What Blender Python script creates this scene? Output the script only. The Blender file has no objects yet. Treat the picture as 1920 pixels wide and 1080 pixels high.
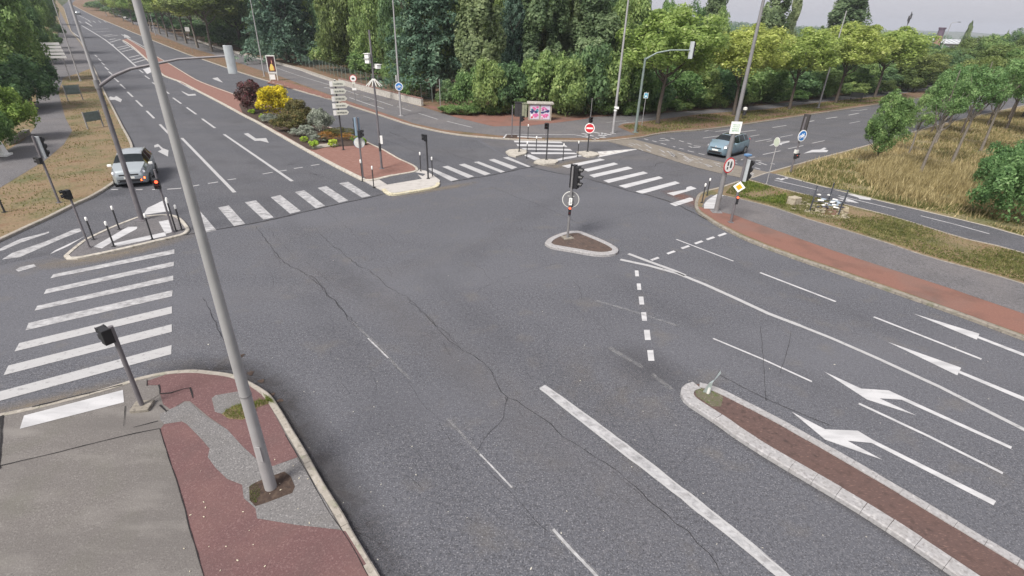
import bpy, bmesh, math, random
import numpy as np
from mathutils import Vector, Matrix
S = bpy.context.scene
C = S.collection
PI = math.pi
R = math.radians
random.seed(7)
# ------------------------------------------------------------------ camera
CAMH = 9.2
FOC = 943.0          # focal length in pixels of a 1920 wide picture
PITCH, ROLL = R(27.55), R(1.78)
_M = Matrix(((math.cos(ROLL), -math.sin(ROLL), 0), (math.sin(ROLL), math.cos(ROLL), 0), (0, 0, 1)))
_U = _M @ Vector((0, -math.cos(PITCH), -math.sin(PITCH)))
_W = _M @ Vector((0, -math.sin(PITCH), math.cos(PITCH)))
_T = _M @ Vector((1, 0, 0))
cam = bpy.data.cameras.new('camera')
cam.sensor_width = 36
cam.lens = FOC / 1920 * 36
cam.clip_end = 9000
cam.clip_start = 0.1
co = bpy.data.objects.new('camera', cam)
C.objects.link(co)
co.matrix_world = Matrix(((_T[0], -_T[1], -_T[2], 0), (_W[0], -_W[1], -_W[2], 0), (_U[0], -_U[1], -_U[2], CAMH), (0, 0, 0, 1)))
S.camera = co
# ------------------------------------------------------------------ sky, sun, exposure
SUN_EL, SUN_AZ = R(48), R(215)      # azimuth clockwise from +Y: behind the camera, to the left
w = bpy.data.worlds.new('World')
S.world = w
w.use_nodes = True
nt = w.node_tree
nt.nodes.clear()
sky = nt.nodes.new('ShaderNodeTexSky')
sky.sky_type = 'NISHITA'
sky.sun_disc = False
sky.sun_elevation = SUN_EL
sky.sun_rotation = SUN_AZ
sky.dust_density = 4
sky.air_density = 1.0
sky.ozone_density = 1.5
hs = nt.nodes.new('ShaderNodeHueSaturation')
hs.inputs['Saturation'].default_value = 0.3
mixs = nt.nodes.new('ShaderNodeMixRGB')
mixs.inputs[0].default_value = 0.7
mixs.inputs[2].default_value = (4.75, 4.6, 5.0, 1)      # even overcast cloud
bg = nt.nodes.new('ShaderNodeBackground')
bg.inputs[1].default_value = 0.088
wo = nt.nodes.new('ShaderNodeOutputWorld')
nt.links.new(sky.outputs[0], hs.inputs['Color'])
nt.links.new(hs.outputs[0], mixs.inputs[1])
nt.links.new(mixs.outputs[0], bg.inputs[0])
nt.links.new(bg.outputs[0], wo.inputs[0])
sl = bpy.data.lights.new('sun', 'SUN')
sl.energy = 2.9
sl.angle = R(22)
sl.color = (1.0, 0.95, 0.88)
so = bpy.data.objects.new('sun', sl)
C.objects.link(so)
so.rotation_euler = (PI / 2 - SUN_EL, 0, PI - SUN_AZ)
S.view_settings.view_transform = 'Standard'
S.view_settings.look = 'None'
S.view_settings.gamma = 1
S.view_settings.exposure = 0.90
S.render.engine = 'CYCLES'
S.cycles.max_bounces = 5
S.cycles.diffuse_bounces = 3
S.cycles.transparent_max_bounces = 12
# ------------------------------------------------------------------ terrain: flat junction, hill up the north-west avenue
NW = (-0.643, 0.766)
U1, U2, U3 = 100.0, 150.0, 800.0
def hu(u):
    if u < U1: return 0.0
    if u < U2: return .02 * (u - U1)
    if u < U3: return 1.0 + .04 * (u - U2)
    return 27.0
def hz(x, y): return hu(x * NW[0] + y * NW[1])
def P(x, y, z=0.0):
    """point of the ground (raised by z) that a full-size photograph pixel looks at"""
    d = Vector(((x - 960) / FOC, (y - 540) / FOC, 1.0))
    d = Vector((d.dot(_T), d.dot(_W), d.dot(_U)))
    du = d.x * NW[0] + d.y * NW[1]
    for a, b, lo, hi in ((0, 0, -1e9, U1), (.02, -.02 * U1, U1, U2), (.04, 1 - .04 * U2, U2, U3), (0, 27, U3, 1e9)):
        k = a * du - d.z
        if k <= 1e-6: continue
        t = (CAMH - z - b) / k
        if lo <= t * du <= hi + 1e-3:
            return Vector((d.x * t, d.y * t, CAMH + d.z * t))
    t = 1500.0
    return Vector((d.x * t, d.y * t, hz(d.x * t, d.y * t) + z))
def HT(base, tx, ty, z=0.0):
    """height above the ground at base px of the pixel (tx, ty) seen on a vertical through it"""
    b = P(base[0], base[1], z)
    d = Vector(((tx - 960) / FOC, (ty - 540) / FOC, 1.0))
    d = Vector((d.dot(_T), d.dot(_W), d.dot(_U)))
    k = math.hypot(b.x, b.y) / math.hypot(d.x, d.y)
    return CAMH + k * d.z - b.z
def to_cam(p):      # yaw of the direction from p to the camera, seen from above
    return math.atan2(-p.y, -p.x)
# ------------------------------------------------------------------ materials
def nodes(name):
    m = bpy.data.materials.new(name)
    m.use_nodes = True
    t = m.node_tree
    t.nodes.clear()
    return m, t, t.nodes.new
MATS = {}
def plain(name, col, rough=.6, metal=0.0, emit=None, es=0, var=0.0, vs=3.0, bump=0.0, trans=0.0):
    if name in MATS: return MATS[name]
    m, t, N = nodes(name)
    o = N('ShaderNodeOutputMaterial')
    b = N('ShaderNodeBsdfPrincipled')
    b.inputs['Base Color'].default_value = (*col, 1)
    b.inputs['Roughness'].default_value = rough
    b.inputs['Metallic'].default_value = metal
    if trans: b.inputs['Transmission Weight'].default_value = trans
    if emit:
        b.inputs['Emission Color'].default_value = (*emit, 1)
        b.inputs['Emission Strength'].default_value = es
    if var:
        tc = N('ShaderNodeTexCoord')
        n = N('ShaderNodeTexNoise')
        n.inputs['Scale'].default_value = vs
        n.inputs['Detail'].default_value = 6
        t.links.new(tc.outputs['Object'], n.inputs['Vector'])
        r = N('ShaderNodeMapRange')
        r.inputs[1].default_value = .3
        r.inputs[2].default_value = .7
        r.inputs[3].default_value = 1 - var
        r.inputs[4].default_value = 1 + var
        t.links.new(n.outputs['Fac'], r.inputs[0])
        v = N('ShaderNodeVectorMath')
        v.operation = 'SCALE'
        v.inputs[0].default_value = col
        t.links.new(r.outputs[0], v.inputs['Scale'])
        t.links.new(v.outputs[0], b.inputs['Base Color'])
        if bump:
            bp = N('ShaderNodeBump')
            bp.inputs['Strength'].default_value = bump
            bp.inputs['Distance'].default_value = .02
            t.links.new(n.outputs['Fac'], bp.inputs['Height'])
            t.links.new(bp.outputs[0], b.inputs['Normal'])
    t.links.new(b.outputs[0], o.inputs[0])
    MATS[name] = m
    return m
def layered(name, base, layers, rough=.9, bump=.25, bscale=60, alpha=None, alpha_attr=None):
    """base colour, then layers of (colour, noise scale, lo, hi, strength, detail, stretch) mixed over it by world noise"""
    if name in MATS: return MATS[name]
    m, t, N = nodes(name)
    L = t.links.new
    o = N('ShaderNodeOutputMaterial')
    b = N('ShaderNodeBsdfPrincipled')
    b.inputs['Roughness'].default_value = rough
    b.inputs['Specular IOR Level'].default_value = .25
    g = N('ShaderNodeNewGeometry')
    cur = N('ShaderNodeRGB')
    cur.outputs[0].default_value = (*base, 1)
    cur = cur.outputs[0]
    for k, (col, sc, lo, hi, st, det, stretch) in enumerate(layers):
        n = N('ShaderNodeTexNoise')
        n.inputs['Scale'].default_value = sc
        n.inputs['Detail'].default_value = det
        mp = N('ShaderNodeMapping')
        mp.inputs['Location'].default_value = (k * 13.7, k * 5.1, 0)
        if stretch:
            mp.inputs['Rotation'].default_value = (0, 0, R(stretch[0]))
            mp.inputs['Scale'].default_value = (stretch[1], stretch[2], 1)
        L(g.outputs['Position'], mp.inputs[0])
        L(mp.outputs[0], n.inputs['Vector'])
        r = N('ShaderNodeMapRange')
        r.inputs[1].default_value = lo
        r.inputs[2].default_value = hi
        r.inputs[3].default_value = 0
        r.inputs[4].default_value = st
        L(n.outputs['Fac'], r.inputs[0])
        mx = N('ShaderNodeMixRGB')
        mx.inputs[2].default_value = (*col, 1)
        L(r.outputs[0], mx.inputs[0])
        L(cur, mx.inputs[1])
        cur = mx.outputs[0]
    L(cur, b.inputs['Base Color'])
    if bump:
        n = N('ShaderNodeTexNoise')
        n.inputs['Scale'].default_value = bscale
        n.inputs['Detail'].default_value = 2
        L(g.outputs['Position'], n.inputs['Vector'])
        bp = N('ShaderNodeBump')
        bp.inputs['Strength'].default_value = bump
        bp.inputs['Distance'].default_value = .015
        L(n.outputs['Fac'], bp.inputs['Height'])
        L(bp.outputs[0], b.inputs['Normal'])
    out = b.outputs[0]
    if alpha:
        sc, lo, hi, amin, amax = alpha
        n = N('ShaderNodeTexNoise')
        n.inputs['Scale'].default_value = sc
        n.inputs['Detail'].default_value = 8
        n.inputs['Roughness'].default_value = .7
        L(g.outputs['Position'], n.inputs['Vector'])
        r = N('ShaderNodeMapRange')
        r.inputs[1].default_value = lo
        r.inputs[2].default_value = hi
        r.inputs[3].default_value = amin
        r.inputs[4].default_value = amax
        L(n.outputs['Fac'], r.inputs[0])
        f = r.outputs[0]
        if alpha_attr:
            at = N('ShaderNodeAttribute')
            at.attribute_name = 'fade'
            mu = N('ShaderNodeMath')
            mu.operation = 'MULTIPLY'
            L(f, mu.inputs[0])
            L(at.outputs['Fac'], mu.inputs[1])
            f = mu.outputs[0]
        tr = N('ShaderNodeBsdfTransparent')
        ms = N('ShaderNodeMixShader')
        L(f, ms.inputs[0])
        L(tr.outputs[0], ms.inputs[1])
        L(out, ms.inputs[2])
        out = ms.outputs[0]
    L(out, o.inputs[0])
    MATS[name] = m
    return m
GR = 28     # aggregate grain scale per metre
grain = [((.28, .275, .29), GR, .54, .72, .8, 3, None), ((.018, .018, .02), GR * 1.1, .53, .70, .85, 3, None), ((.17, .168, .18), 10, .52, .72, .5, 4, None), ((.04, .04, .044), 11, .52, .72, .6, 4, None)]
A_MAIN = layered('asphalt_main', (.092, .095, .109), grain + [((.125, .127, .142), .16, .45, .75, .6, 4, (40, .5, 1.6)), ((.085, .086, .098), .35, .5, .75, .22, 5, None), ((.15, .135, .115), .9, .58, .8, .4, 6, None)], bump=.5)
A_NW = layered('asphalt_darker', (.078, .081, .093), grain + [((.12, .118, .125), .2, .45, .75, .5, 5, (40, .3, 1.4)), ((.06, .06, .066), .5, .5, .75, .5, 5, None)], bump=.5)
A_NE = layered('asphalt_side', (.088, .089, .100), grain + [((.14, .13, .125), .3, .45, .75, .5, 5, (-36, .3, 1.4)), ((.065, .065, .07), .5, .5, .75, .5, 5, None)], bump=.5)
A_PATH = layered('asphalt_path', (.125, .12, .125), grain + [((.17, .155, .15), .3, .45, .75, .5, 5, None), ((.08, .078, .08), .7, .5, .75, .4, 5, None)], bump=.4)
A_WALK = layered('asphalt_pavement', (.138, .127, .121), [((.25, .24, .225), GR, .54, .72, .6, 3, None), ((.055, .052, .05), GR * 1.2, .54, .7, .6, 3, None), ((.20, .19, .18), 9, .54, .72, .45, 4, (-25, 1, 3)), ((.115, .107, .102), .5, .42, .7, .8, 6, (20, .5, 1.5)), ((.21, .198, .185), 1.3, .5, .75, .6, 7, (20, .5, 1.6)), ((.12, .117, .098), .9, .52, .75, .5, 6, None)], bump=.5, bscale=40)
A_RED = layered('red_asphalt', (.125, .070, .070), [((.22, .145, .14), GR, .52, .7, .6, 3, None), ((.06, .036, .036), GR * 1.2, .54, .7, .5, 3, None), ((.18, .105, .095), .6, .45, .75, .6, 6, None), ((.10, .066, .065), 1.4, .5, .75, .5, 6, None)], bump=.4)
A_REDB = layered('red_worn', (.19, .098, .078), [((.26, .14, .10), GR * .6, .52, .7, .6, 3, None), ((.09, .06, .05), .8, .5, .75, .6, 6, None), ((.14, .12, .11), .35, .5, .75, .5, 6, None)], bump=.4)
PATCH = layered('repair_patch', (.15, .145, .145), [((.30, .29, .29), GR, .53, .7, .7, 3, None), ((.07, .07, .072), GR, .54, .7, .7, 3, None), ((.12, .11, .10), .8, .5, .7, .4, 5, None)], bump=.8, bscale=30)
BAND = layered('tan_band', (.185, .165, .14), [((.28, .25, .22), 9, .5, .72, .5, 4, None), ((.10, .095, .09), 3, .5, .75, .6, 6, None)], bump=.3)
PAVER = layered('red_pavers', (.20, .105, .085), [((.28, .17, .14), 3.5, .48, .7, .7, 4, (10, 1, 4)), ((.12, .07, .062), 6, .52, .7, .6, 4, (10, 1, 5)), ((.30, .24, .2), 12, .6, .75, .4, 3, None)], bump=.5, bscale=25)
SOIL = layered('soil', (.058, .04, .032), [((.11, .08, .06), 8, .5, .7, .7, 5, None), ((.03, .022, .02), 14, .5, .7, .7, 5, None)], bump=.8, bscale=20)
ISLE = layered('island_soil', (.085, .062, .052), [((.15, .10, .085), 14, .5, .7, .7, 5, None), ((.05, .042, .04), 5, .5, .7, .7, 5, None), ((.2, .18, .16), 20, .62, .72, .6, 3, None)], bump=.6, bscale=30)
MRED = layered('median_red', (.098, .064, .058), [((.19, .12, .10), 11, .56, .68, .7, 4, (40, 1, 3)), ((.04, .03, .028), 7, .52, .7, .6, 5, None), ((.115, .07, .06), .8, .45, .7, .5, 5, None)], bump=.5, bscale=35)
CONC = layered('concrete', (.30, .275, .24), [((.42, .39, .35), 6, .5, .7, .6, 5, None), ((.13, .12, .10), 11, .54, .72, .7, 6, None), ((.12, .15, .07), 2.5, .6, .78, .6, 5, None)], bump=.6, bscale=35)
CONC_D = layered('concrete_dirty', (.22, .20, .17), [((.34, .31, .27), 5, .5, .7, .6, 5, None), ((.09, .082, .07), 9, .52, .7, .8, 6, None), ((.10, .12, .06), 2.5, .58, .75, .6, 5, None)], bump=.7, bscale=35)
KWHITE = layered('kerb_paint', (.31, .305, .31), [((.20, .19, .19), 14, .48, .66, .75, 6, None), ((.28, .27, .265), 1.6, .45, .7, .6, 5, None), ((.46, .45, .45), 9, .55, .7, .6, 4, None)], bump=.5, bscale=30)
KSTONE = layered('kerb_stone_light', (.40, .375, .33), [((.22, .20, .17), 7, .48, .66, .8, 6, None), ((.52, .49, .44), 3, .5, .7, .6, 4, None)], bump=.5, bscale=30)
GRASS_D = layered('dry_verge', (.20, .145, .09), [((.09, .105, .045), .45, .46, .66, .8, 6, None), ((.22, .17, .09), 5, .52, .7, .7, 5, None), ((.05, .05, .02), 9, .5, .7, .6, 5, None), ((.16, .08, .05), .8, .55, .75, .6, 5, None)], bump=1, bscale=9)
GRASS_B = layered('brown_verge', (.17, .105, .07), [((.09, .085, .04), .5, .45, .65, .7, 6, None), ((.26, .18, .12), 5, .52, .7, .6, 5, None), ((.08, .05, .035), 9, .5, .7, .6, 5, None)], bump=1, bscale=9)
FIELD = layered('field_soil', (.21, .175, .10), [((.10, .125, .05), .3, .45, .65, .8, 6, None), ((.24, .18, .09), 4, .52, .7, .6, 5, None), ((.06, .045, .025), 9, .5, .7, .7, 5, None)], bump=1, bscale=6)
WOODF = layered('wood_floor', (.05, .042, .025), [((.03, .035, .012), 2, .45, .65, .8, 6, None)], bump=1, bscale=6)
FARG = layered('far_ground', (.06, .07, .028), [((.035, .055, .02), .05, .42, .62, .9, 8, None), ((.11, .10, .06), .012, .55, .7, .7, 5, None)], bump=0)
PAINT = layered('road_paint', (.39, .39, .395), [((.36, .355, .36), 3, .45, .68, .7, 6, (40, .4, 2)), ((.28, .275, .28), 30, .58, .7, .5, 3, None)], bump=.2, alpha=(5, .30, .45, .5, .95))
PAINT_N = layered('road_paint_new', (.46, .46, .47), [((.32, .32, .33), 2.2, .42, .68, .8, 6, (40, .4, 2)), ((.34, .335, .34), 26, .58, .7, .4, 3, None)], bump=.1, alpha=(7, .25, .40, .65, 1.0))
PAINT_W = layered('road_paint_worn', (.43, .43, .44), [((.30, .295, .30), 4, .45, .68, .8, 6, (40, .4, 2))], bump=.2, alpha=(3.2, .30, .60, .42, .95))
PAINT_F = layered('road_paint_faint', (.32, .32, .32), [], bump=0, alpha=(9, .42, .66, .02, .62))
CRACK = layered('crack_tar', (.018, .017, .018), [], bump=0, alpha=(2.5, .34, .52, .25, 1.0))
SEAM = layered('seam_tar', (.022, .021, .022), [], bump=0, alpha=(2, .25, .45, .6, 1.0))
DIRT = layered('gutter_dirt', (.05, .046, .046), [], bump=0, alpha=(1.5, .3, .7, .45, .85), alpha_attr=True)
DUST = layered('tan_dust', (.24, .20, .15), [], bump=0, alpha=(2.5, .3, .7, .15, .75), alpha_attr=True)
# street furniture
POLEG = plain('pole_galvanised', (.23, .225, .23), .45, .3, var=.12, vs=2)
POLEL = plain('pole_light', (.33, .325, .33), .5, .2, var=.10, vs=2)
POLEM = plain('pole_mauve_grey', (.15, .14, .15), .5, .2, var=.15, vs=3)
POLED = plain('pole_dark', (.035, .035, .038), .5, .1)
BLACK = plain('black_plastic', (.012, .012, .014), .5)
SHELL = plain('signal_shell', (.46, .49, .51), .4, .3, var=.1, vs=4)
WHITE = plain('white_enamel', (.78, .78, .76), .45)
WHITED = plain('white_dull', (.58, .58, .55), .6, var=.12, vs=5)
CREAM = plain('sign_cream', (.62, .63, .55), .5)
RED = plain('red_enamel', (.50, .02, .03), .45)
BLUE = plain('blue_enamel', (.02, .17, .50), .45)
BLUEG = plain('blue_green_enamel', (.03, .28, .42), .45)
ORANGE = plain('orange_enamel', (.85, .35, .01), .45)
INK = plain('lettering_dark', (.05, .06, .06), .6)
INKL = plain('lettering_grey', (.16, .17, .16), .6)
REDON = plain('red_lamp_lit', (.6, .05, .02), .4, emit=(1, .08, .03), es=2.5)
LENS = plain('lamp_lens_dark', (.06, .015, .015), .25)
GLASS = plain('car_glass', (.006, .010, .012), .08)
GLASS.node_tree.nodes['Principled BSDF'].inputs['Specular IOR Level'].default_value = .35
TYRE = plain('tyre_rubber', (.02, .02, .02), .8)
RIM = plain('rim_alloy', (.45, .45, .46), .35, .7)
SILVER = plain('silver_paint', (.40, .44, .46), .25, .5)
BLUEGREY = plain('blue_grey_paint', (.22, .31, .37), .25, .45)
WHITEPAINT = plain('white_car_paint', (.75, .75, .75), .3)
PLATE = plain('number_plate', (.7, .7, .66), .5)
GREYSIGN = plain('sign_back_grey', (.16, .20, .19), .6, .2, var=.15, vs=4)
WALLM = layered('rendered_wall', (.36, .34, .31), [((.50, .48, .45), 3, .48, .68, .6, 6, None), ((.17, .155, .13), 5, .52, .72, .7, 6, None)], bump=.5, bscale=20)
WALLT = layered('red_coping', (.22, .13, .11), [((.12, .08, .07), 5, .5, .7, .7, 5, None)], bump=.4)
BARK = layered('bark', (.085, .07, .058), [((.15, .13, .11), 7, .5, .7, .6, 4, None), ((.035, .03, .025), 11, .5, .7, .6, 5, None)], bump=.8, bscale=14)
BARKL = layered('bark_pale', (.17, .15, .13), [((.25, .23, .20), 5, .5, .7, .6, 4, None), ((.09, .075, .06), 11, .5, .7, .6, 5, None)], bump=.8, bscale=14)
def leafmat(name, dark, light, tip=None, tr=.35):
    m, t, N = nodes(name)
    L = t.links.new
    o = N('ShaderNodeOutputMaterial')
    g = N('ShaderNodeNewGeometry')
    oi = N('ShaderNodeObjectInfo')
    tc = N('ShaderNodeTexCoord')
    n = N('ShaderNodeTexNoise')
    n.inputs['Scale'].default_value = 3.2
    n.inputs['Detail'].default_value = 3
    L(tc.outputs['Object'], n.inputs['Vector'])
    a = N('ShaderNodeMath'); a.operation = 'MULTIPLY_ADD'
    a.inputs[1].default_value = .55
    L(g.outputs['Random Per Island'], a.inputs[0])
    r = N('ShaderNodeMapRange')
    r.inputs[1].default_value = .38; r.inputs[2].default_value = .66
    r.inputs[3].default_value = -.05; r.inputs[4].default_value = .5
    L(n.outputs['Fac'], r.inputs[0])
    L(r.outputs[0], a.inputs[2])
    cr = N('ShaderNodeValToRGB')
    cr.color_ramp.elements[0].color = (*dark, 1)
    cr.color_ramp.elements[0].position = .1
    cr.color_ramp.elements[1].color = (*light, 1)
    cr.color_ramp.elements[1].position = .75
    if tip:
        e = cr.color_ramp.elements.new(1.0)
        e.color = (*tip, 1)
    L(a.outputs[0], cr.inputs[0])
    h = N('ShaderNodeHueSaturation')
    mr = N('ShaderNodeMapRange')
    mr.inputs[3].default_value = .475; mr.inputs[4].default_value = .52
    L(oi.outputs['Random'], mr.inputs[0])
    L(mr.outputs[0], h.inputs['Hue'])
    mv = N('ShaderNodeMapRange')
    mv.inputs[3].default_value = 1.12; mv.inputs[4].default_value = .82
    L(oi.outputs['Random'], mv.inputs[0])
    L(mv.outputs[0], h.inputs['Value'])
    L(cr.outputs[0], h.inputs['Color'])
    d = N('ShaderNodeBsdfPrincipled')
    d.inputs['Roughness'].default_value = .55
    d.inputs['Specular IOR Level'].default_value = .3
    tl = N('ShaderNodeBsdfTranslucent')
    ms = N('ShaderNodeMixShader')
    ms.inputs[0].default_value = tr
    L(h.outputs[0], d.inputs['Base Color'])
    L(h.outputs[0], tl.inputs[0])
    L(d.outputs[0], ms.inputs[1]); L(tl.outputs[0], ms.inputs[2])
    L(ms.outputs[0], o.inputs[0])
    return m
LF = dict(
    street=leafmat('leaf_street', (.19, .27, .07), (.46, .58, .17), (.76, .82, .40), .55),
    olive=leafmat('leaf_olive', (.10, .14, .045), (.27, .35, .12), (.44, .50, .22), .5),
    wood=leafmat('leaf_wood', (.12, .20, .07), (.31, .45, .16), (.52, .62, .28), .5),
    deep=leafmat('leaf_deep', (.08, .145, .07), (.20, .33, .145), (.32, .45, .2), .5),
    blue=leafmat('leaf_conifer', (.05, .10, .07), (.14, .23, .155), (.24, .34, .23), .35),
    bushl=leafmat('leaf_light', (.09, .17, .04), (.26, .42, .10), (.42, .56, .18), .5),
    field=leafmat('leaf_fresh', (.10, .19, .07), (.26, .42, .16), (.42, .56, .27), .5),
    pale=leafmat('leaf_poplar', (.11, .165, .08), (.31, .40, .20), (.50, .57, .34), .5),
    purple=leafmat('leaf_purple', (.05, .035, .03), (.17, .085, .075), (.38, .09, .14)),
    yellow=leafmat('leaf_yellow', (.30, .30, .012), (.72, .66, .03), (.85, .78, .08)),
    bronze=leafmat('leaf_bronze', (.06, .07, .022), (.17, .16, .055), (.28, .19, .09)),
    silver=leafmat('leaf_silver', (.15, .18, .14), (.36, .40, .33), (.52, .54, .47)),
    lime=leafmat('leaf_lime', (.20, .32, .03), (.50, .68, .10), (.65, .78, .16)),
    flower=leafmat('leaf_flowers', (.08, .10, .03), (.45, .20, .04), (.85, .48, .03)),
    straw=leafmat('leaf_straw', (.21, .18, .08), (.48, .41, .21), (.70, .62, .36)),
    grass=leafmat('leaf_grass', (.07, .11, .02), (.18, .24, .05), (.30, .30, .10)),
    mixed=leafmat('leaf_mixed_grass', (.09, .105, .03), (.22, .22, .08), (.36, .31, .16)),
)
# ------------------------------------------------------------------ mesh collector
class MB:
    def __init__(s): s.v = []; s.f = []; s.m = []
    def add(s, vs, fs, mi=0):
        k = len(s.v)
        s.v += [tuple(v) for v in vs]
        s.f += [tuple(i + k for i in f) for f in fs]
        s.m += [mi] * len(fs)
        return s
    def box(s, c, d, rz=0.0, mi=0, M=None):
        x, y, z = d[0] / 2, d[1] / 2, d[2] / 2
        vs = [Vector((a, b, e)) for a in (-x, x) for b in (-y, y) for e in (-z, z)]
        Q = M if M is not None else Matrix.Rotation(rz, 3, 'Z')
        vs = [Q @ v + Vector(c) for v in vs]
        return s.add(vs, [(0, 1, 3, 2), (4, 6, 7, 5), (0, 4, 5, 1), (2, 3, 7, 6), (0, 2, 6, 4), (1, 5, 7, 3)], mi)
    def tube(s, pts, rad, n=10, cap=True, mi=0):
        pts = [Vector(p) for p in pts]
        if not isinstance(rad, (list, tuple)): rad = [rad] * len(pts)
        rings = []
        up0 = None
        for i, p in enumerate(pts):
            t = (pts[min(i + 1, len(pts) - 1)] - pts[max(i - 1, 0)]).normalized()
            a = Vector((1, 0, 0)) if abs(t.x) < .9 else Vector((0, 1, 0))
            if up0 is not None: a = up0
            b = t.cross(a).normalized()
            a = b.cross(t).normalized()
            up0 = a
            rings.append([p + (a * math.cos(2 * PI * k / n) + b * math.sin(2 * PI * k / n)) * rad[i] for k in range(n)])
        vs = [v for r in rings for v in r]
        fs = []
        for i in range(len(pts) - 1):
            for k in range(n):
                k2 = (k + 1) % n
                fs.append((i * n + k, i * n + k2, (i + 1) * n + k2, (i + 1) * n + k))
        if cap:
            fs.append(tuple(range(n - 1, -1, -1)))
            fs.append(tuple((len(pts) - 1) * n + k for k in range(n)))
        return s.add(vs, fs, mi)
    def disc(s, c, nrm, r, t=.02, n=28, mi=0, ry=None):
        nrm = Vector(nrm).normalized()
        a = Vector((0, 0, 1)) if abs(nrm.z) < .9 else Vector((1, 0, 0))
        x = a.cross(nrm).normalized(); y = nrm.cross(x)
        ry = ry or r
        vs = []
        for h in (0, t):
            for k in range(n):
                an = 2 * PI * k / n
                vs.append(Vector(c) + x * math.cos(an) * r + y * math.sin(an) * ry + nrm * h)
        fs = [tuple(range(n - 1, -1, -1)), tuple(range(n, 2 * n))]
        fs += [(k, (k + 1) % n, n + (k + 1) % n, n + k) for k in range(n)]
        return s.add(vs, fs, mi)
    def plate(s, c, nrm, pts, t=.02, mi=0):
        """flat outline pts (right, up) on a plane through c facing nrm"""
        nrm = Vector(nrm).normalized()
        a = Vector((0, 0, 1))
        x = a.cross(nrm).normalized(); y = nrm.cross(x)
        n = len(pts)
        vs = [Vector(c) + x * p[0] + y * p[1] + nrm * h for h in (0, t) for p in pts]
        fs = [tuple(range(n - 1, -1, -1)), tuple(range(n, 2 * n))]
        fs += [(k, (k + 1) % n, n + (k + 1) % n, n + k) for k in range(n)]
        return s.add(vs, fs, mi)
    def build(s, name, mats, parent=None, smooth=False, bevel=0):
        me = bpy.data.meshes.new(name)
        me.from_pydata(s.v, [], s.f)
        if not isinstance(mats, (list, tuple)): mats = [mats]
        for m in mats: me.materials.append(m)
        if len(mats) > 1: me.polygons.foreach_set('material_index', s.m)
        if smooth:
            me.polygons.foreach_set('use_smooth', [True] * len(me.polygons))
        me.update()
        o = bpy.data.objects.new(name, me)
        C.objects.link(o)
        if parent: o.parent = parent
        if smooth:
            try:
                me.set_sharp_from_angle(angle=R(40))
            except Exception: pass
        if bevel:
            b = o.modifiers.new('bevel', 'BEVEL')
            b.width = bevel; b.segments = 2; b.limit_method = 'ANGLE'
        return o
def tag(o, label, cat=None, group=None, kind=None):
    if label: o['label'] = label
    if cat: o['category'] = cat
    if group: o['group'] = group
    if kind: o['kind'] = kind
    return o
def thing(name, label, cat, loc=(0, 0, 0), rz=0.0, group=None, kind=None):
    o = bpy.data.objects.new(name, None)
    C.objects.link(o)
    o.location = loc
    o.rotation_euler = (0, 0, rz)
    o.empty_display_size = .3
    return tag(o, label, cat, group, kind)
def copy_tree(o, parent=None):
    c = o.copy(); C.objects.link(c); c.parent = parent
    for ch in o.children: copy_tree(ch, c)
    return c
# ------------------------------------------------------------------ ground sheets
def area(pp):
    return sum(pp[i].x * pp[(i + 1) % len(pp)].y - pp[(i + 1) % len(pp)].x * pp[i].y for i in range(len(pp))) / 2
def sheet(name, pts, z, mat, parent=None, solid=0.0, world=False, label=None, cat='ground', kind='structure'):
    """flat polygon(s) given in photograph pixels, laid on the terrain at height z"""
    polys = pts if isinstance(pts[0], list) else [pts]
    bm = bmesh.new()
    for pl in polys:
        pp = [Vector((p[0], p[1], 0)) for p in pl] if world else [P(p[0], p[1], z if solid or z > .05 else 0) for p in pl]
        if area(pp) < 0: pp.reverse()
        vs = [bm.verts.new((p.x, p.y, 0)) for p in pp]
        bm.faces.new(vs)
    bm.normal_update()
    bmesh.ops.triangulate(bm, faces=bm.faces[:])
    for u in (U1, U2, U3):
        g = bm.verts[:] + bm.edges[:] + bm.faces[:]
        bmesh.ops.bisect_plane(bm, geom=g, plane_co=(NW[0] * u, NW[1] * u, 0), plane_no=(NW[0], NW[1], 0))
    for v in bm.verts: v.co.z = hz(v.co.x, v.co.y) + z
    bmesh.ops.recalc_face_normals(bm, faces=bm.faces[:])
    for f in bm.faces:
        if f.normal.z < 0: f.normal_flip()
    if solid:
        be = [e for e in bm.edges if e.is_boundary]
        r = bmesh.ops.extrude_edge_only(bm, edges=be)
        for v in r['geom']:
            if isinstance(v, bmesh.types.BMVert): v.co.z -= solid
    me = bpy.data.meshes.new(name)
    bm.to_mesh(me); bm.free()
    me.materials.append(mat)
    o = bpy.data.objects.new(name, me)
    C.objects.link(o)
    if parent: o.parent = parent
    else: tag(o, label, cat, None, kind)
    return o
def smooth_line(pts, step=.5):
    """Catmull-Rom through world points, resampled"""
    n = len(pts)
    out = []
    for i in range(n - 1):
        p0 = pts[max(i - 1, 0)]; p1 = pts[i]; p2 = pts[i + 1]; p3 = pts[min(i + 2, n - 1)]
        L = (p2 - p1).length
        k = max(1, int(L / step))
        for j in range(k):
            t = j / k
            out.append(.5 * ((2 * p1) + (p2 - p0) * t + (2 * p0 - 5 * p1 + 4 * p2 - p3) * t * t + (3 * p1 - p0 - 3 * p2 + p3) * t ** 3))
    out.append(pts[-1])
    return out
def offset_line(pts, d):
    out = []
    for i, p in enumerate(pts):
        a = pts[max(i - 1, 0)]; b = pts[min(i + 1, len(pts) - 1)]
        t = Vector((b.x - a.x, b.y - a.y, 0))
        if t.length < 1e-6: t = Vector((1, 0, 0))
        t.normalize()
        out.append(Vector((p.x - t.y * d, p.y + t.x * d, p.z)))
    return out
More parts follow.
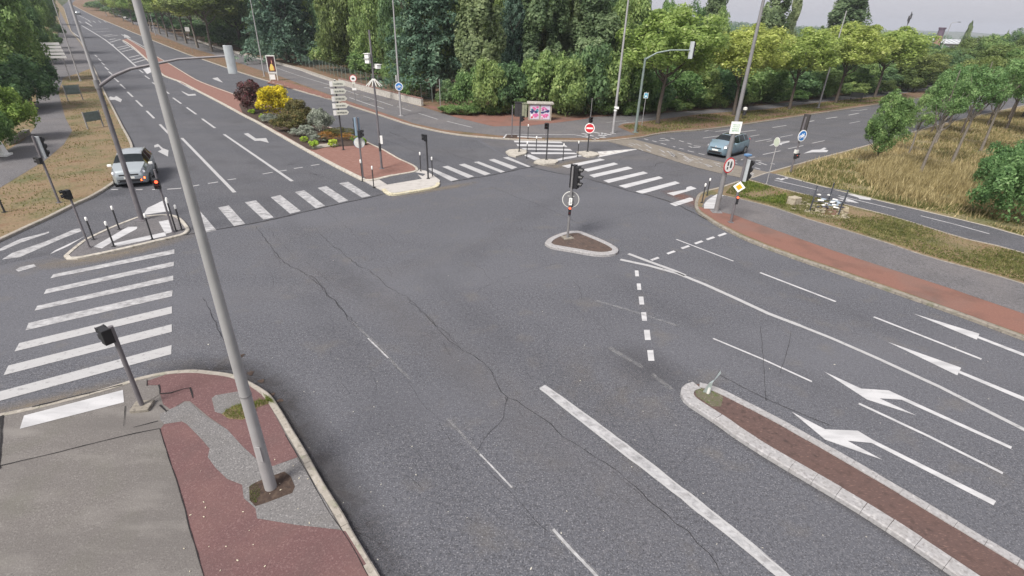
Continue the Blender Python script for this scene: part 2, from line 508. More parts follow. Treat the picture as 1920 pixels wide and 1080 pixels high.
def kerb(name, px, width, mat, label, z=.13, side=1, stone=1.0, group='kerbs edging the carriageways', closed=False, zpx=.0, sm=True):
    """row of kerb stones whose road-side top edge follows the pixels; side=+1: the stones lie left of the walking direction"""
    w0 = [P(p[0], p[1], z) for p in px]
    if closed: w0 = w0 + [w0[0]]
    ln = smooth_line(w0, .25) if sm else w0
    # resample into stones
    acc = [0]
    for a, b in zip(ln, ln[1:]): acc.append(acc[-1] + (b - a).length)
    def at(s):
        for i in range(len(ln) - 1):
            if acc[i + 1] >= s:
                k = (s - acc[i]) / max(1e-9, acc[i + 1] - acc[i])
                return ln[i].lerp(ln[i + 1], k)
        return ln[-1].copy()
    T = acc[-1]
    mb = MB()
    ns = max(1, int(T / stone))
    sub = max(2, int(stone / .2)) if stone < 3 else max(1, int(stone / 1.0))
    for i in range(ns):
        s0 = T * i / ns; s1 = T * (i + 1) / ns
        g = .003 if stone < 3 else 0
        row = [at(s0 + g + (s1 - s0 - 2 * g) * j / sub) for j in range(sub + 1)]
        if (row[-1] - row[0]).length < .02: continue
        dz = random.uniform(-.006, .006) if stone < 3 else 0
        dd = random.uniform(-.008, .008) if stone < 3 else 0
        inn = offset_line(row, (width + dd) * side)
        out2 = offset_line(row, -.01 * side)
        c = .02
        out3 = offset_line(row, c * side)
        vs = []
        for j in range(len(row)):
            gz = hz(row[j].x, row[j].y)
            zt = gz + z + dz
            vs += [(out2[j].x, out2[j].y, gz - .1), (out2[j].x, out2[j].y, zt - c), (out3[j].x, out3[j].y, zt), (inn[j].x, inn[j].y, zt), (inn[j].x, inn[j].y, gz - .1)]
        fs = []
        for j in range(len(row) - 1):
            for k in range(4):
                q = (j * 5 + k, j * 5 + k + 1, (j + 1) * 5 + k + 1, (j + 1) * 5 + k)
                fs.append(q if side < 0 else q[::-1])
        e = len(row) - 1
        fs.append((0, 1, 2, 3, 4) if side > 0 else (4, 3, 2, 1, 0))
        fs.append(tuple(e * 5 + k for k in ((4, 3, 2, 1, 0) if side > 0 else (0, 1, 2, 3, 4))))
        mb.add(vs, fs)
    o = mb.build(name, mat)
    bm = bmesh.new(); bm.from_mesh(o.data)
    bmesh.ops.recalc_face_normals(bm, faces=bm.faces[:]); bm.to_mesh(o.data); bm.free()
    return tag(o, label, 'kerb', group, 'structure')
def wline(pxs, width, jitter=0.0, step=.6, sm=False, zpx=0.0):
    """ribbon of given width in metres along pixels, as list of quads (world xy)"""
    w0 = [P(p[0], p[1], zpx) for p in pxs]
    ln = smooth_line(w0, .22 if jitter else step) if (sm or jitter) else w0
    if jitter:
        rnd = random.Random(int(pxs[0][0] * 7 + pxs[0][1]))
        ph = rnd.uniform(0, 6); wx = wy = 0; out = [ln[0]]
        for i_, p in enumerate(ln[1:-1]):
            wx = wx * .8 + rnd.gauss(0, jitter * .6); wy = wy * .8 + rnd.gauss(0, jitter * .6)
            out.append(p + Vector((wx + rnd.gauss(0, jitter * .3), wy + rnd.gauss(0, jitter * .3), 0)))
        ln = out + [ln[-1]]
    return ln, width
def ribbons(name, items, z, mat, parent=None, label=None, cat='marking', kind='structure', fade=None, zpx=0.0):
    """items: list of (pixels, width[, jitter])"""
    me = bpy.data.meshes.new(name)
    V, F, A = [], [], []
    for it in items:
        ln, wd = wline(it[0], it[1], it[2] if len(it) > 2 else 0, zpx=zpx)
        rnd = random.Random(len(V))
        # split at terrain breaks by dense sampling when far
        if len(ln) == 2 and (ln[0] - ln[1]).length > 20:
            ln = [ln[0].lerp(ln[1], k / 20) for k in range(21)]
        wj = [wd * (rnd.uniform(.5, 1.4) if len(it) > 2 else 1) for _ in ln]
        l = offset_line(ln, 1); r = offset_line(ln, -1)
        k = len(V)
        for i, p in enumerate(ln):
            a = p.lerp(l[i], wj[i] / 2); b = p.lerp(r[i], wj[i] / 2)
            V += [(a.x, a.y, hz(a.x, a.y) + z), (b.x, b.y, hz(b.x, b.y) + z)]
        for i in range(len(ln) - 1):
            F.append((k + 2 * i, k + 2 * i + 1, k + 2 * i + 3, k + 2 * i + 2))
    me.from_pydata(V, [], F)
    me.materials.append(mat)
    bm = bmesh.new(); bm.from_mesh(me)
    for f in bm.faces:
        f.normal_update()
        if f.normal.z < 0: f.normal_flip()
    bm.to_mesh(me); bm.free()
    o = bpy.data.objects.new(name, me)
    C.objects.link(o)
    if parent: o.parent = parent
    else: tag(o, label, cat, None, kind)
    return o
def fadestrip(name, px, w, z, mat, parent, side=1, zpx=0.0, both=False):
    """stain strip, strongest on the line and thinning sideways"""
    ln = smooth_line([P(p[0], p[1], zpx) for p in px], .7)
    offs = (0, .3, .65, 1) if not both else (-1, -.5, 0, .5, 1)
    al = (1, .7, .25, 0) if not both else (0, .6, 1, .6, 0)
    rows = [offset_line(ln, w * o_ * side) for o_ in offs]
    V, F, A = [], [], []
    nr = len(rows)
    for i in range(len(ln)):
        for j, rw in enumerate(rows):
            V.append((rw[i].x, rw[i].y, hz(rw[i].x, rw[i].y) + z))
            e = min(1, i / 3, (len(ln) - 1 - i) / 3)
            A.append(al[j] * e)
    for i in range(len(ln) - 1):
        for j in range(nr - 1):
            F.append((i * nr + j, i * nr + j + 1, (i + 1) * nr + j + 1, (i + 1) * nr + j))
    me = bpy.data.meshes.new(name)
    me.from_pydata(V, [], F)
    at = me.attributes.new('fade', 'FLOAT', 'POINT')
    at.data.foreach_set('value', A)
    me.materials.append(mat)
    o = bpy.data.objects.new(name, me)
    C.objects.link(o); o.parent = parent
    return o
# ================================================================== GROUND
def disc_ground():
    bm = bmesh.new()
    rr = [0, 40, 80, 140, 220, 340, 520, 800, 1200, 1800, 2500, 3200]
    n = 64
    rings = []
    for r in rr[1:]:
        rings.append([bm.verts.new((r * math.cos(2 * PI * k / n), r * math.sin(2 * PI * k / n), 0)) for k in range(n)])
    c = bm.verts.new((0, 0, 0))
    for k in range(n):
        bm.faces.new((c, rings[0][k], rings[0][(k + 1) % n]))
        for i in range(len(rings) - 1):
            bm.faces.new((rings[i][k], rings[i + 1][k], rings[i + 1][(k + 1) % n], rings[i][(k + 1) % n]))
    for u in (U1, U2, U3):
        g = bm.verts[:] + bm.edges[:] + bm.faces[:]
        bmesh.ops.bisect_plane(bm, geom=g, plane_co=(NW[0] * u, NW[1] * u, 0), plane_no=(NW[0], NW[1], 0))
    for v in bm.verts: v.co.z = hz(v.co.x, v.co.y) - .25
    bmesh.ops.recalc_face_normals(bm, faces=bm.faces[:])
    me = bpy.data.meshes.new('ground'); bm.to_mesh(me); bm.free()
    me.materials.append(FARG)
    o = bpy.data.objects.new('ground', me); C.objects.link(o)
    tag(o, 'wide green land stretching out beyond the road junction', 'ground', None, 'structure')
disc_ground()
# distant hills
def hills():
    V, F = [], []
    rnd = random.Random(3)
    n = 150
    for j, (rad, hb) in enumerate(((1600, -3), (1800, 14), (2100, 18), (2500, 22), (2900, 27))):
        for i in range(n + 1):
            a = R(-75 + 170 * i / n)      # azimuth from +Y clockwise
            h = hb * (1 + .14 * math.sin(i * .17 + j * .4) + .09 * math.sin(i * .47 + 1.3 * j)) + (rnd.uniform(-1.6, 1.6) if j else -4)
            V.append((rad * math.sin(a), rad * math.cos(a), h + max(0, hz(rad * math.sin(a), rad * math.cos(a)) - 12)))
    for j in range(4):
        for i in range(n):
            F.append((j * (n + 1) + i, j * (n + 1) + i + 1, (j + 1) * (n + 1) + i + 1, (j + 1) * (n + 1) + i))
    m = MB(); m.add(V, F)
    HM = layered('hill_woods', (.09, .12, .09), [((.17, .18, .14), .006, .45, .6, .8, 8, None), ((.05, .07, .055), .02, .5, .7, .8, 8, None)], bump=0)
    o = m.build('hills', HM, smooth=True)
    tag(o, 'low wooded hills fading along the far skyline', 'hills', None, 'structure')
hills()
K_NWL = [(-200, 540), (-90, 490), (0, 448), (50, 425), (100, 402), (140, 382), (175, 366), (215, 341), (232, 325), (246, 300), (248, 270), (230, 235), (212, 200), (196, 170), (183, 140), (172, 118), (163, 98), (150, 76), (134, 58), (128, 40), (120, 15)]
K_BL = [(-240, 822), (0, 774), (60, 762), (120, 747), (190, 729), (230, 717), (259, 707), (312, 696), (360, 692), (397, 695), (441, 702), (473, 717), (501, 734), (520, 758), (552, 811), (580, 858), (611, 912), (643, 962), (660, 994), (712, 1080), (800, 1235)]
K_N = [(134, 8), (170, 27), (212, 45), (280, 73), (350, 101), (400, 118), (440, 132), (480, 145), (555, 168), (627, 188), (670, 202), (715, 216), (745, 226), (775, 235), (830, 247), (880, 254), (955, 260), (1000, 262), (1060, 263), (1132, 263), (1180, 259), (1205, 256), (1235, 250), (1270, 246), (1310, 243), (1370, 236), (1440, 226), (1627, 198), (1700, 187), (1800, 172), (1900, 157)]
K_SE = [(1990, 182), (1900, 201), (1805, 222), (1745, 237), (1624, 272), (1530, 297), (1440, 322), (1410, 332), (1380, 340), (1350, 350), (1325, 356), (1311, 362), (1305, 372), (1303, 385), (1309, 396), (1325, 407), (1345, 420), (1395, 445), (1440, 463), (1500, 485), (1560, 505), (1665, 541), (1780, 581), (1920, 632), (2400, 812)]
road = sheet('road', [(-240, 520), (0, 430), (150, 360), (210, 320), (205, 210), (160, 120), (125, 50), (112, 14), (134, -2), (215, 35), (350, 90), (480, 133), (700, 200), (830, 236), (960, 250), (1130, 253), (1210, 245), (1440, 216), (1640, 188), (1800, 165), (1980, 140), (2060, 170), (1990, 200), (1805, 235), (1624, 285), (1450, 350), (1380, 400), (1560, 490), (1920, 608), (2500, 800), (2700, 1500), (760, 1500), (690, 1120), (560, 900), (480, 770), (380, 710), (280, 725), (0, 800), (-280, 870)], 0.0, A_MAIN, label='grey cracked asphalt of the wide road junction', cat='road')
sheet('darker_asphalt', [(345, 441), (480, 418), (590, 393), (690, 371), (718, 362), (850, 341), (925, 328), (995, 313), (940, 290), (885, 258), (830, 246), (700, 208), (480, 141), (350, 96), (212, 40), (134, 4), (114, 12), (126, 44), (132, 60), (163, 105), (205, 200), (240, 270), (220, 330), (140, 388), (60, 425), (-100, 495), (-100, 540), (0, 497), (90, 478), (118, 485), (240, 462), (345, 441)][:-1], .004, A_NW, parent=road)
sheet('side_asphalt', [(998, 312), (1100, 335), (1215, 366), (1310, 397), (1300, 372), (1350, 352), (1440, 326), (1624, 276), (1805, 228), (1990, 190), (1960, 155), (1800, 168), (1627, 196), (1440, 224), (1235, 250), (1132, 261), (1000, 260), (893, 257), (945, 290)], .004, A_NE, parent=road)
# raised ground
sheet('grass_verge', K_NWL + [(100, -6), (40, -2), (-300, 40), (-900, 250), (-900, 800)], .118, GRASS_D, solid=.3, label='dry grass verge beside the left avenue', cat='verge')
sheet('path', [(-190, 480), (-190, 390), (0, 290), (45, 262), (65, 240), (68, 171), (76, 140), (92, 105), (105, 75), (112, 50), (112, 20), (122, 40), (133, 60), (150, 80), (163, 102), (170, 128), (150, 136), (118, 146), (109, 172), (122, 220), (135, 245), (120, 270), (85, 300), (0, 352)], .126, A_PATH, label='grey footpath curving past the bushes at far left', cat='path')
sheet('pavement', K_BL + [(600, 1700), (-500, 1500), (-700, 900)], .118, A_WALK, solid=.3, label='grey pavement corner in the near left foreground', cat='pavement')
sheet('verge', K_N + [(1960, 120), (1900, 110), (1400, 100), (900, 85), (600, 75), (430, 60), (300, 32), (200, 4), (150, -10)], .118, GRASS_B, solid=.3, label='brown grass verge and woodland floor north of the junction', cat='verge')
sheet('field', K_SE + [(2700, 760), (2600, 300), (2200, 190)], .118, GRASS_D, solid=.3, label='grassy corner ground right of the junction', cat='ground')
kerb('kerb', K_NWL, .17, CONC, 'pale kerb curving round the left grass verge')
kerb('kerb', K_BL, .16, CONC, 'kerb round the near left pavement corner', side=-1, stone=1.0)
kerb('kerb', K_N[:17], .18, CONC, 'kerb along the north pavement, left of the crossing island')
kerb('kerb', K_N[16:21], .14, CONC, 'low pale kerb behind the small crossing island', z=.125)
kerb('kerb', K_N[20:], .16, CONC_D, 'kerb along the grass under the yellow-green street trees')
kerb('kerb', K_SE[:11], .16, CONC, 'pale kerb edging the dry field')
kerb('kerb', K_SE[10:], .17, CONC_D, 'kerb along the red strip of the right pavement')
# bottom-left pavement layers
sheet('red_strip', [[(300, 805), (315.5, 855), (334, 912), (356, 990), (382, 1080), (430, 1240), (800, 1260), (702, 1082), (648, 996), (627, 992), (555, 984), (482, 972), (479, 953), (457, 934), (454, 909), (426, 898), (404, 877), (389.5, 857), (393, 841), (378.5, 824), (350, 795), (341, 790), (308, 795)],
    [(276, 714), (312, 702), (360, 698), (397, 701), (438, 708), (466, 722), (494, 742), (508, 764), (532, 808), (558, 857), (511, 874), (489, 868), (454, 836), (426, 805), (392, 782), (356, 752), (346, 752), (320, 768), (306, 758), (300, 739), (298, 722), (276, 722)]], .126, A_RED, label='dark red asphalt band on the near left pavement', cat='pavement')
sheet('repair_patch', [[(315, 769), (347, 754), (357, 755), (378.5, 776), (394, 786), (426, 805), (454, 836), (489, 868), (511, 874), (557, 858), (572, 880), (612, 943), (638, 991), (627, 992), (555, 984), (482, 972), (479, 953), (457, 934), (454, 909), (426, 898), (404, 877), (389.5, 857), (393, 841), (378.5, 824), (350, 795), (341, 790), (308, 795), (300, 786), (300, 776)]], .130, PATCH, label='rough grey repair strip across the red pavement', cat='pavement')
sheet('repair_patch', [(397, 747), (404, 741), (451, 733), (462, 748), (448, 762), (416, 776), (403, 772)], .130, PATCH, label='small rounded grey repair patch in the red pavement', cat='pavement')
sheet('planting_pit', [(467, 912), (480, 904), (507, 893), (533, 884), (545, 893), (553, 912), (548, 924), (500, 942), (479, 949), (468, 938)], .134, SOIL, label='square soil pit round the foot of the near lamp column', cat='pit')
gb = [(416, 777), (425, 768), (441, 760), (460, 756), (479, 752), (505, 748), (503, 757), (482, 764), (470, 780), (455, 787), (429, 785)]
sheet('grass_patch', gb, .134, GRASS_D, label='weedy tuft growing through the red pavement', cat='grass')
sheet('white_bar', [(37, 804), (45, 779), (230.5, 731), (232.5, 754)], .126, PAINT_N, label='broad white bar painted on the near left pavement', cat='marking')
pav = ribbons('pavement_joint', [([(0, 874), (80, 856), (180, 831), (270, 810), (300, 804)], .02, .01), ([(300, 805), (315.5, 855), (334, 912), (356, 990), (382, 1080), (430, 1240)], .018, .006), ([(235, 762), (232, 800)], .015, .008), ([(245, 765), (268, 758), (300, 740)], .012, .008), ([(250, 802), (296, 790)], .02, .01),
    ([(300, 739), (320, 737), (345, 729), (357, 727), (362, 747)], .035, .008), ([(300, 760), (312, 772), (316, 770)], .04, .012), ([(298, 722), (300, 739)], .03, .01), ([(535, 816), (562, 862), (610, 948), (655, 1016), (690, 1080)], .012, .004), ([(4, 780), (2, 840), (-2, 880)], .05, .01), ([(60, 764), (230, 722)], .04, .012), ([(276, 712), (276, 724)], .02, .005)], .138, SEAM, label='dark joints and cracks in the near left pavement', cat='joint', zpx=.12)
# north pavement
sheet('path', [(200, 20), (270, 42), (350, 72), (400, 88), (480, 108), (567, 133), (635, 155), (690, 172), (790, 200), (855, 220), (925, 237), (960, 236), (990, 236), (1052, 229), (1097, 223), (1112, 219), (1180, 216), (1320, 206), (1440, 196), (1600, 177), (1700, 166), (1800, 152), (1800, 160), (1700, 174), (1640, 181), (1550, 190), (1440, 204), (1310, 214), (1235, 224), (1167, 232), (1158, 238), (1192, 252), (1135, 259), (1000, 258), (955, 256), (830, 243), (775, 231), (750, 222), (705, 207), (655, 190), (620, 178), (567, 159), (525, 143), (480, 129), (430, 112), (400, 102), (350, 87), (270, 54)], .126, A_PATH, label='grey shared footpath and cycleway on the north side', cat='path')
sheet('red_strip', [(790, 196), (855, 206), (940, 213), (1000, 222), (1060, 220), (1110, 217), (1180, 213), (1180, 215), (1112, 219), (1097, 223), (1052, 229), (990, 236), (960, 236), (925, 237), (855, 220)], .130, A_REDB, label='worn red ground in front of the north hedge', cat='pavement')
sheet('red_strip', [(500, 155), (520, 148), (560, 160), (620, 179), (655, 191), (700, 206), (750, 224), (775, 233), (745, 225), (700, 210), (640, 192), (560, 169)], .130, A_REDB, label='reddish bare strip beside the cycleway kerb', cat='verge')
sheet('dark_slab', [(951, 253), (970, 253), (969, 259), (947, 259)], .130, SOIL, label='dark square inset at the foot of the grey post', cat='pavement')
# right side
sheet('dry_field', [(1455, 325), (1530, 300), (1624, 275), (1745, 240), (1805, 225), (1920, 199), (2200, 215), (2600, 300), (2600, 640), (2300, 545), (1920, 446), (1865, 430), (1752, 402), (1632, 374), (1530, 348)], .126, FIELD, label='dry straw-coloured field between the side road and the cycle path', cat='field')
sheet('cycle_path', [(1405, 335), (1440, 324), (1455, 326), (1530, 346), (1632, 372), (1752, 400), (1865, 427), (1920, 443), (2300, 540), (2300, 592), (1910, 470), (1802, 444), (1675, 405), (1580, 381), (1440, 346)], .130, A_NW, label='narrow dark cycle path across the right-hand grass', cat='cycle path')
sheet('pavement', [(1322, 372), (1333, 365), (1357, 366), (1389, 373), (1459, 391), (1500, 406), (1530, 415), (1647, 450), (1740, 481), (1920, 532), (2500, 715), (2500, 785), (1920, 588), (1780, 540), (1563, 470), (1450, 430), (1417, 418), (1380, 404), (1338, 394), (1316, 388)], .130, A_PATH, label='smooth grey footpath of the right-hand pavement', cat='pavement')
sheet('red_strip', [(1309, 387), (1338, 394), (1380, 404), (1417, 418), (1450, 430), (1563, 470), (1780, 540), (1920, 588), (2500, 785), (2500, 840), (1920, 627), (1665, 536), (1560, 500), (1500, 480), (1440, 458), (1395, 440), (1345, 415), (1325, 402), (1312, 393)], .126, A_REDB, label='reddish strip between the right footpath and kerb', cat='pavement')
kerb('edging', [(2300, 590), (1910, 470), (1802, 444), (1675, 405), (1580, 381), (1440, 346), (1405, 336)], .09, CONC, 'thin pale edging along the near side of the cycle path', z=.15, stone=4, group='path edgings')
kerb('edging', [(2300, 541), (1920, 443), (1865, 427), (1752, 400), (1632, 372), (1530, 346), (1455, 326)], .08, CONC, 'thin pale edging between the cycle path and dry field', z=.15, stone=4, side=-1, group='path edgings')
kerb('edging', [(1357, 366), (1389, 373), (1459, 391), (1500, 406), (1530, 415), (1647, 450), (1740, 481), (1920, 532), (2400, 690)], .07, CONC_D, 'thin dark edging between the right footpath and grass', z=.145, stone=4, side=1, group='path edgings')
HATCHP = sheet('tactile_paving', [(1320, 391), (1320, 383), (1326, 375), (1337, 368), (1344, 364), (1358, 366), (1346, 372), (1340, 391)], .134, PAINT_N, label='white ribbed tactile paving at the foot of the right lamp column', cat='paving')
ribbons('paving_groove', [([(1320 + k * 1.2, 387 - k * 4.2), (1343 + k * 1.5, 388 - k * 4.2)], .03) for k in range(5)], .137, CONC_D, parent=HATCHP, zpx=.13)
# islands
isl = [(1276, 730), (1283, 720), (1295, 715), (1312, 716), (1350, 727), (1440, 772), (1512, 811), (1680, 907), (1920, 1050), (2300, 1276), (2220, 1370), (1800, 1080), (1620, 960), (1440, 853), (1370, 808), (1350, 793), (1310, 767), (1287, 752), (1277.5, 740)]
isl_in = [(1286, 731), (1291, 724), (1300, 720), (1314, 720), (1349, 731), (1438, 776), (1509, 815), (1677, 911), (1918, 1054)] + isl[9:11] + [(1806, 1074), (1626, 955), (1447, 848), (1376, 803), (1355, 788), (1317, 763), (1296, 750), (1287, 740)]
sheet('median_island', isl_in, .105, MRED, solid=.2, label='long red-brown median strip in the near right foreground', cat='traffic island')
kerb('kerb', isl[9:2:-1], .24, KWHITE, 'speckled white kerb on the far side of the near median', side=1, stone=.5)
kerb('kerb', [(1299, 715)] + isl[1::-1] + isl[:9:-1], .34, KWHITE, 'broad white kerb round the nose of the near median', side=1, stone=.5)
sheet('weedy_soil', [(1302, 728), (1320, 722), (1340, 728), (1356, 745), (1352, 762), (1335, 762), (1306, 743)], .11, layered('weeds_soil', (.11, .10, .07), [((.07, .10, .03), 9, .5, .65, .8, 4, None), ((.2, .18, .14), 22, .55, .7, .8, 4, None)], bump=.8), label='weedy soil in the nose of the near median', cat='soil')
ci = [(1022, 455), (1028, 447), (1042, 440), (1062, 434), (1085, 432), (1105, 439), (1130, 449), (1150, 459), (1160, 467), (1157, 474), (1140, 477), (1115, 476), (1085, 471), (1050, 465), (1030, 461)]
sheet('traffic_island', ci, .105, ISLE, solid=.2, label='small rounded triangular island in the middle of the junction', cat='traffic island')
kerb('kerb', ci, .28, KWHITE, 'white kerb ring round the central triangular island', side=-1, stone=.5, closed=True)
md = [(668, 331), (580, 285), (480, 228), (460, 218), (410, 191), (360, 165), (335, 152), (304, 140), (290, 124), (275, 112), (262, 100), (250, 89), (238, 80), (229, 75), (239, 72), (275, 94), (318, 119), (375, 152), (445, 178), (500, 196), (560, 216), (620, 238), (660, 252), (690, 266), (720, 280), (750, 297), (775, 308), (784, 316), (778, 321), (740, 328), (700, 337), (685, 337)]
sheet('planted_median', md, .11, PAVER, solid=.2, label='red paved median with a flower bed on the left avenue', cat='traffic island')
kerb('kerb', [(740, 328), (700, 337), (685, 337)] + md[:14], .26, KSTONE, 'pale kerb on the left edge of the planted median', side=-1, stone=1)
kerb('kerb', md[14:31], .17, KSTONE, 'pale kerb on the right edge of the planted median', side=-1, stone=1)
sheet('flower_bed', [(455, 212), (448, 196), (456, 186), (520, 206), (570, 222), (640, 248), (690, 271), (683, 272), (640, 274), (614, 275), (590, 281), (576, 279), (530, 251)], .13, SOIL, label='dark soil bed under the median shrubs', cat='soil')
sheet('white_edging', [(584, 278), (600, 270), (628, 268), (632, 273), (600, 277)], .15, CONC, label='pale stone edging at the front of the flower bed', cat='edging')
rf = [(684, 339), (700, 348), (722, 359), (742, 361), (800, 352), (822, 346), (825, 338), (812, 328), (798, 320), (787, 318), (740, 329), (700, 338)]
sheet('refuge_island', rf, .07, layered('refuge_concrete', (.42, .40, .38), [((.30, .28, .26), 3, .5, .7, .6, 5, None)], bump=.3), solid=.15, label='pale concrete pedestrian refuge at the nose of the planted median', cat='traffic island')
sheet('dark_inset', [(706, 333), (726, 346), (791, 335), (783, 327), (793, 330), (798, 326), (768, 321), (740, 329)], .076, A_NW, label='dark asphalt inset of the pale refuge', cat='paving')
kerb('kerb', [(716, 354), (724, 361), (738, 364), (770, 359), (800, 354), (820, 349), (825, 342)], .22, layered('kerb_cream', (.48, .44, .32), [((.62, .60, .5), 5, .5, .7, .8, 5, None), ((.2, .18, .12), 11, .54, .7, .8, 5, None)], bump=.8), 'worn cream kerb at the front of the pale refuge', z=.12, side=1, stone=.5)
li = [(119, 479), (140, 461), (160, 447), (190, 433), (217, 421), (257, 406), (272, 404), (312, 401), (335, 406), (350, 420), (355, 430), (350, 436), (320, 445), (212, 470), (142, 484), (125, 484)]
sheet('left_island', li, .07, A_PATH, solid=.15, label='small triangular crossing island with bollards at left', cat='traffic island')
kerb('kerb', li, .16, KSTONE, 'pale kerb round the left triangular island', z=.09, side=-1, stone=.8, closed=True)
def q5(*pp): return [(x / 4, 270 + y / 4) for x, y in pp]
sheet('island_paint', [q5((700, 770), (960, 620), (1030, 620), (1025, 637), (840, 735), (765, 782)), q5((850, 745), (1240, 660), (1245, 690), (850, 772)), q5((1190, 582), (1270, 567), (1300, 660), (1240, 672))], .075, PAINT_N, label='white bars painted on the left triangular island', cat='marking')
z7 = lambda *pp: [(930 + x / 7.2, 170 + y / 7.2) for x, y in pp]
for nm, pts, lb in (('h1', z7((130, 820), (180, 792), (300, 785), (400, 795), (430, 820), (395, 848), (265, 885), (170, 860)), 'pale kerb block under the north pedestrian signal'),
                    ('h2', z7((510, 960), (560, 925), (700, 918), (830, 930), (840, 948), (800, 975), (640, 990)), 'pale kerb block at the front of the small crossing island'),
                    ('h3', z7((1090, 822), (1240, 808), (1370, 835), (1395, 860), (1330, 880), (1250, 890), (1180, 872)), 'pale kerb block under the no-entry sign')):
    sheet('island_block', pts, .12, KSTONE, solid=.15, label=lb, cat='traffic island')
# ================================================================== MARKINGS (parts of the road)
ZP = .012
z8 = lambda *pp: [(1100 + x / 5.333, 220 + y / 5.333) for x, y in pp]
c7 = lambda *pp: [(920 + x / 4, 200 + y / 4) for x, y in pp]
c6 = lambda *pp: [(480 + x / 4, 200 + y / 4) for x, y in pp]
b1 = lambda *pp: [(x / 4, 540 + y / 4) for x, y in pp]
z1 = lambda *pp: [(60 + x / 8, y / 8) for x, y in pp]
c7b = lambda *pp: [(1440 + x / 4, 540 + y / 4) for x, y in pp]
sheet('tan_band', [(1132, 264), (1184, 260), (1250, 277), (1321, 297), (1389, 312), (1450, 325), (1428, 341), (1389, 334), (1300, 313), (1194, 280)], .008, BAND, parent=road)
sheet('crosswalk', [[(375, 396), (406, 432), (386, 436), (368, 408)], [(409, 389.5), (429, 385.5), (460, 420), (439, 424.5)], [(459, 379.5), (480, 376), (513, 408), (494, 412)], [(507.5, 370), (526, 366), (564, 396), (544, 401)], [(553, 360.5), (570.5, 357), (609.5, 386), (592.5, 391)], [(595.5, 352.5), (612, 349), (653, 376), (636, 380.5)], [(636, 344), (652.5, 341), (695, 367.5), (679, 371)]], ZP, PAINT_W, parent=road)
sheet('crosswalk', [[(800, 316), (810, 315.5), (859.5, 337), (846, 340)], [(829, 313), (839.5, 311), (889, 331), (877.5, 334)], [(860, 309), (871, 307), (920, 326), (909, 329)], [(888, 304), (898, 303), (947, 322), (939, 324)], [(916, 300), (926, 298), (970, 314), (960, 317.5)], [(942.5, 295.5), (952.5, 294.5), (995, 312.5), (991, 314)]], ZP, PAINT, parent=road)
sheet('crosswalk', [c7((532, 445), (580, 460), (858, 400), (820, 390)), c7((690, 472), (730, 488), (958, 432), (925, 420)), c7((738, 514), (775, 532), (1065, 465), (1030, 450)), c7((845, 555), (885, 573), (1180, 500), (1145, 487)), c7((960, 594), (1010, 612), (1292, 537), (1262, 523)), c7((1085, 637), (1135, 655), (1420, 575), (1385, 560)), c7((1320, 650), (1370, 668), (1545, 615), (1500, 597), (1470, 605), (1465, 622)), c7((1342, 729), (1385, 748), (1520, 705), (1515, 687), (1490, 683))], ZP, PAINT_N, parent=road)
sheet('crosswalk', [[(95, 522), (100, 515), (327, 468), (327, 476)], [(82, 552), (87, 543), (326, 491), (326, 499)], [(65, 583), (70, 574), (325, 517), (325, 526)], [(48, 620), (54, 606), (324, 544.5), (322.5, 556)]], ZP, PAINT_W, parent=road)
sheet('crosswalk', [[(27.5, 659.5), (36, 644), (322.5, 575), (322.5, 588)], [(7, 704), (16, 686), (322, 608.5), (322.5, 622.5)], [(-14, 756), (-5, 736), (322, 647.5), (321, 664.5)]], ZP, PAINT, parent=road)
sheet('crosswalk', [z7((240, 675), (880, 688), (900, 710), (250, 698)), z7((275, 723), (940, 737), (965, 762), (292, 750)), z7((340, 777), (1000, 788), (1030, 812), (380, 797)), z7((465, 833), (1060, 838), (1100, 858), (482, 857))], ZP, PAINT_N, parent=road)
sheet('island_line', [z7((800, 930), (900, 905), (1160, 865), (1165, 885), (820, 950)), z7((350, 862), (460, 865), (600, 920), (520, 940))], ZP, PAINT_N, parent=road)
sheet('hatched_triangle', [(1121, 284.5), (1194, 279.5), (1124, 295)], ZP, layered('paint_grid', (.52, .51, .49), [((.3, .27, .26), 2.5, .5, .6, .7, 3, None)], bump=0, alpha=(5, .25, .45, .5, 1)), parent=road)
ribbons('triangle_line', [([(1121, 295), (1194, 280)], .14), ([(1120, 285), (1193, 279.5)], .1)], ZP + .003, PAINT_N, parent=road)
sheet('island_block_paint', [[(271, 399), (277, 390), (290, 384), (310, 374), (319, 396), (272, 403)], [(94, 477), (103, 470), (150, 448), (165, 440), (128, 462)]], ZP, PAINT_N, parent=road)
sheet('slip_paint', [q5((15, 868), (90, 820), (350, 730), (560, 640), (600, 635), (612, 655), (480, 705), (150, 850)), q5((-40, 812), (30, 770), (150, 715), (370, 658), (365, 670), (160, 740), (20, 800)), q5((118, 945), (150, 925), (255, 903), (272, 920), (140, 960))], ZP, PAINT_W, parent=road)
# avenue dashes
def dash(cx, cy, hl, dx, dy, wpx):
    n = math.hypot(dx, dy); dx /= n; dy /= n
    return ([(cx - dx * hl, cy - dy * hl), (cx + dx * hl, cy + dy * hl)], wpx)
it = []
for x, y, h in ((180, 105, 3), (187, 112, 3.5), (193, 119.5, 4), (200, 128.5, 4.5), (207.5, 137.5, 5), (218, 150, 6), (230, 162, 6.5), (244, 177, 7), (261, 194, 8.5), (282, 215, 10), (308, 242, 12)):
    it.append(dash(x, y, h, 1, .82 + (y - 105) * .0016, .2))
for x, y, h in ((265, 134, 4.5), (276, 145, 5.5), (289, 157, 4), (313, 173, 5), (332, 189, 9.5), (359, 208, 11), (391, 231.5, 15), (212, 84, 2), (150, 41, 3), (168, 40.5, 3), (177, 41, 3), (187, 40.5, 3), (197, 41, 3)):
    it.append(dash(x, y, h, 1, .72, .2))
ribbons('lane_dash', it, ZP, PAINT, parent=road)
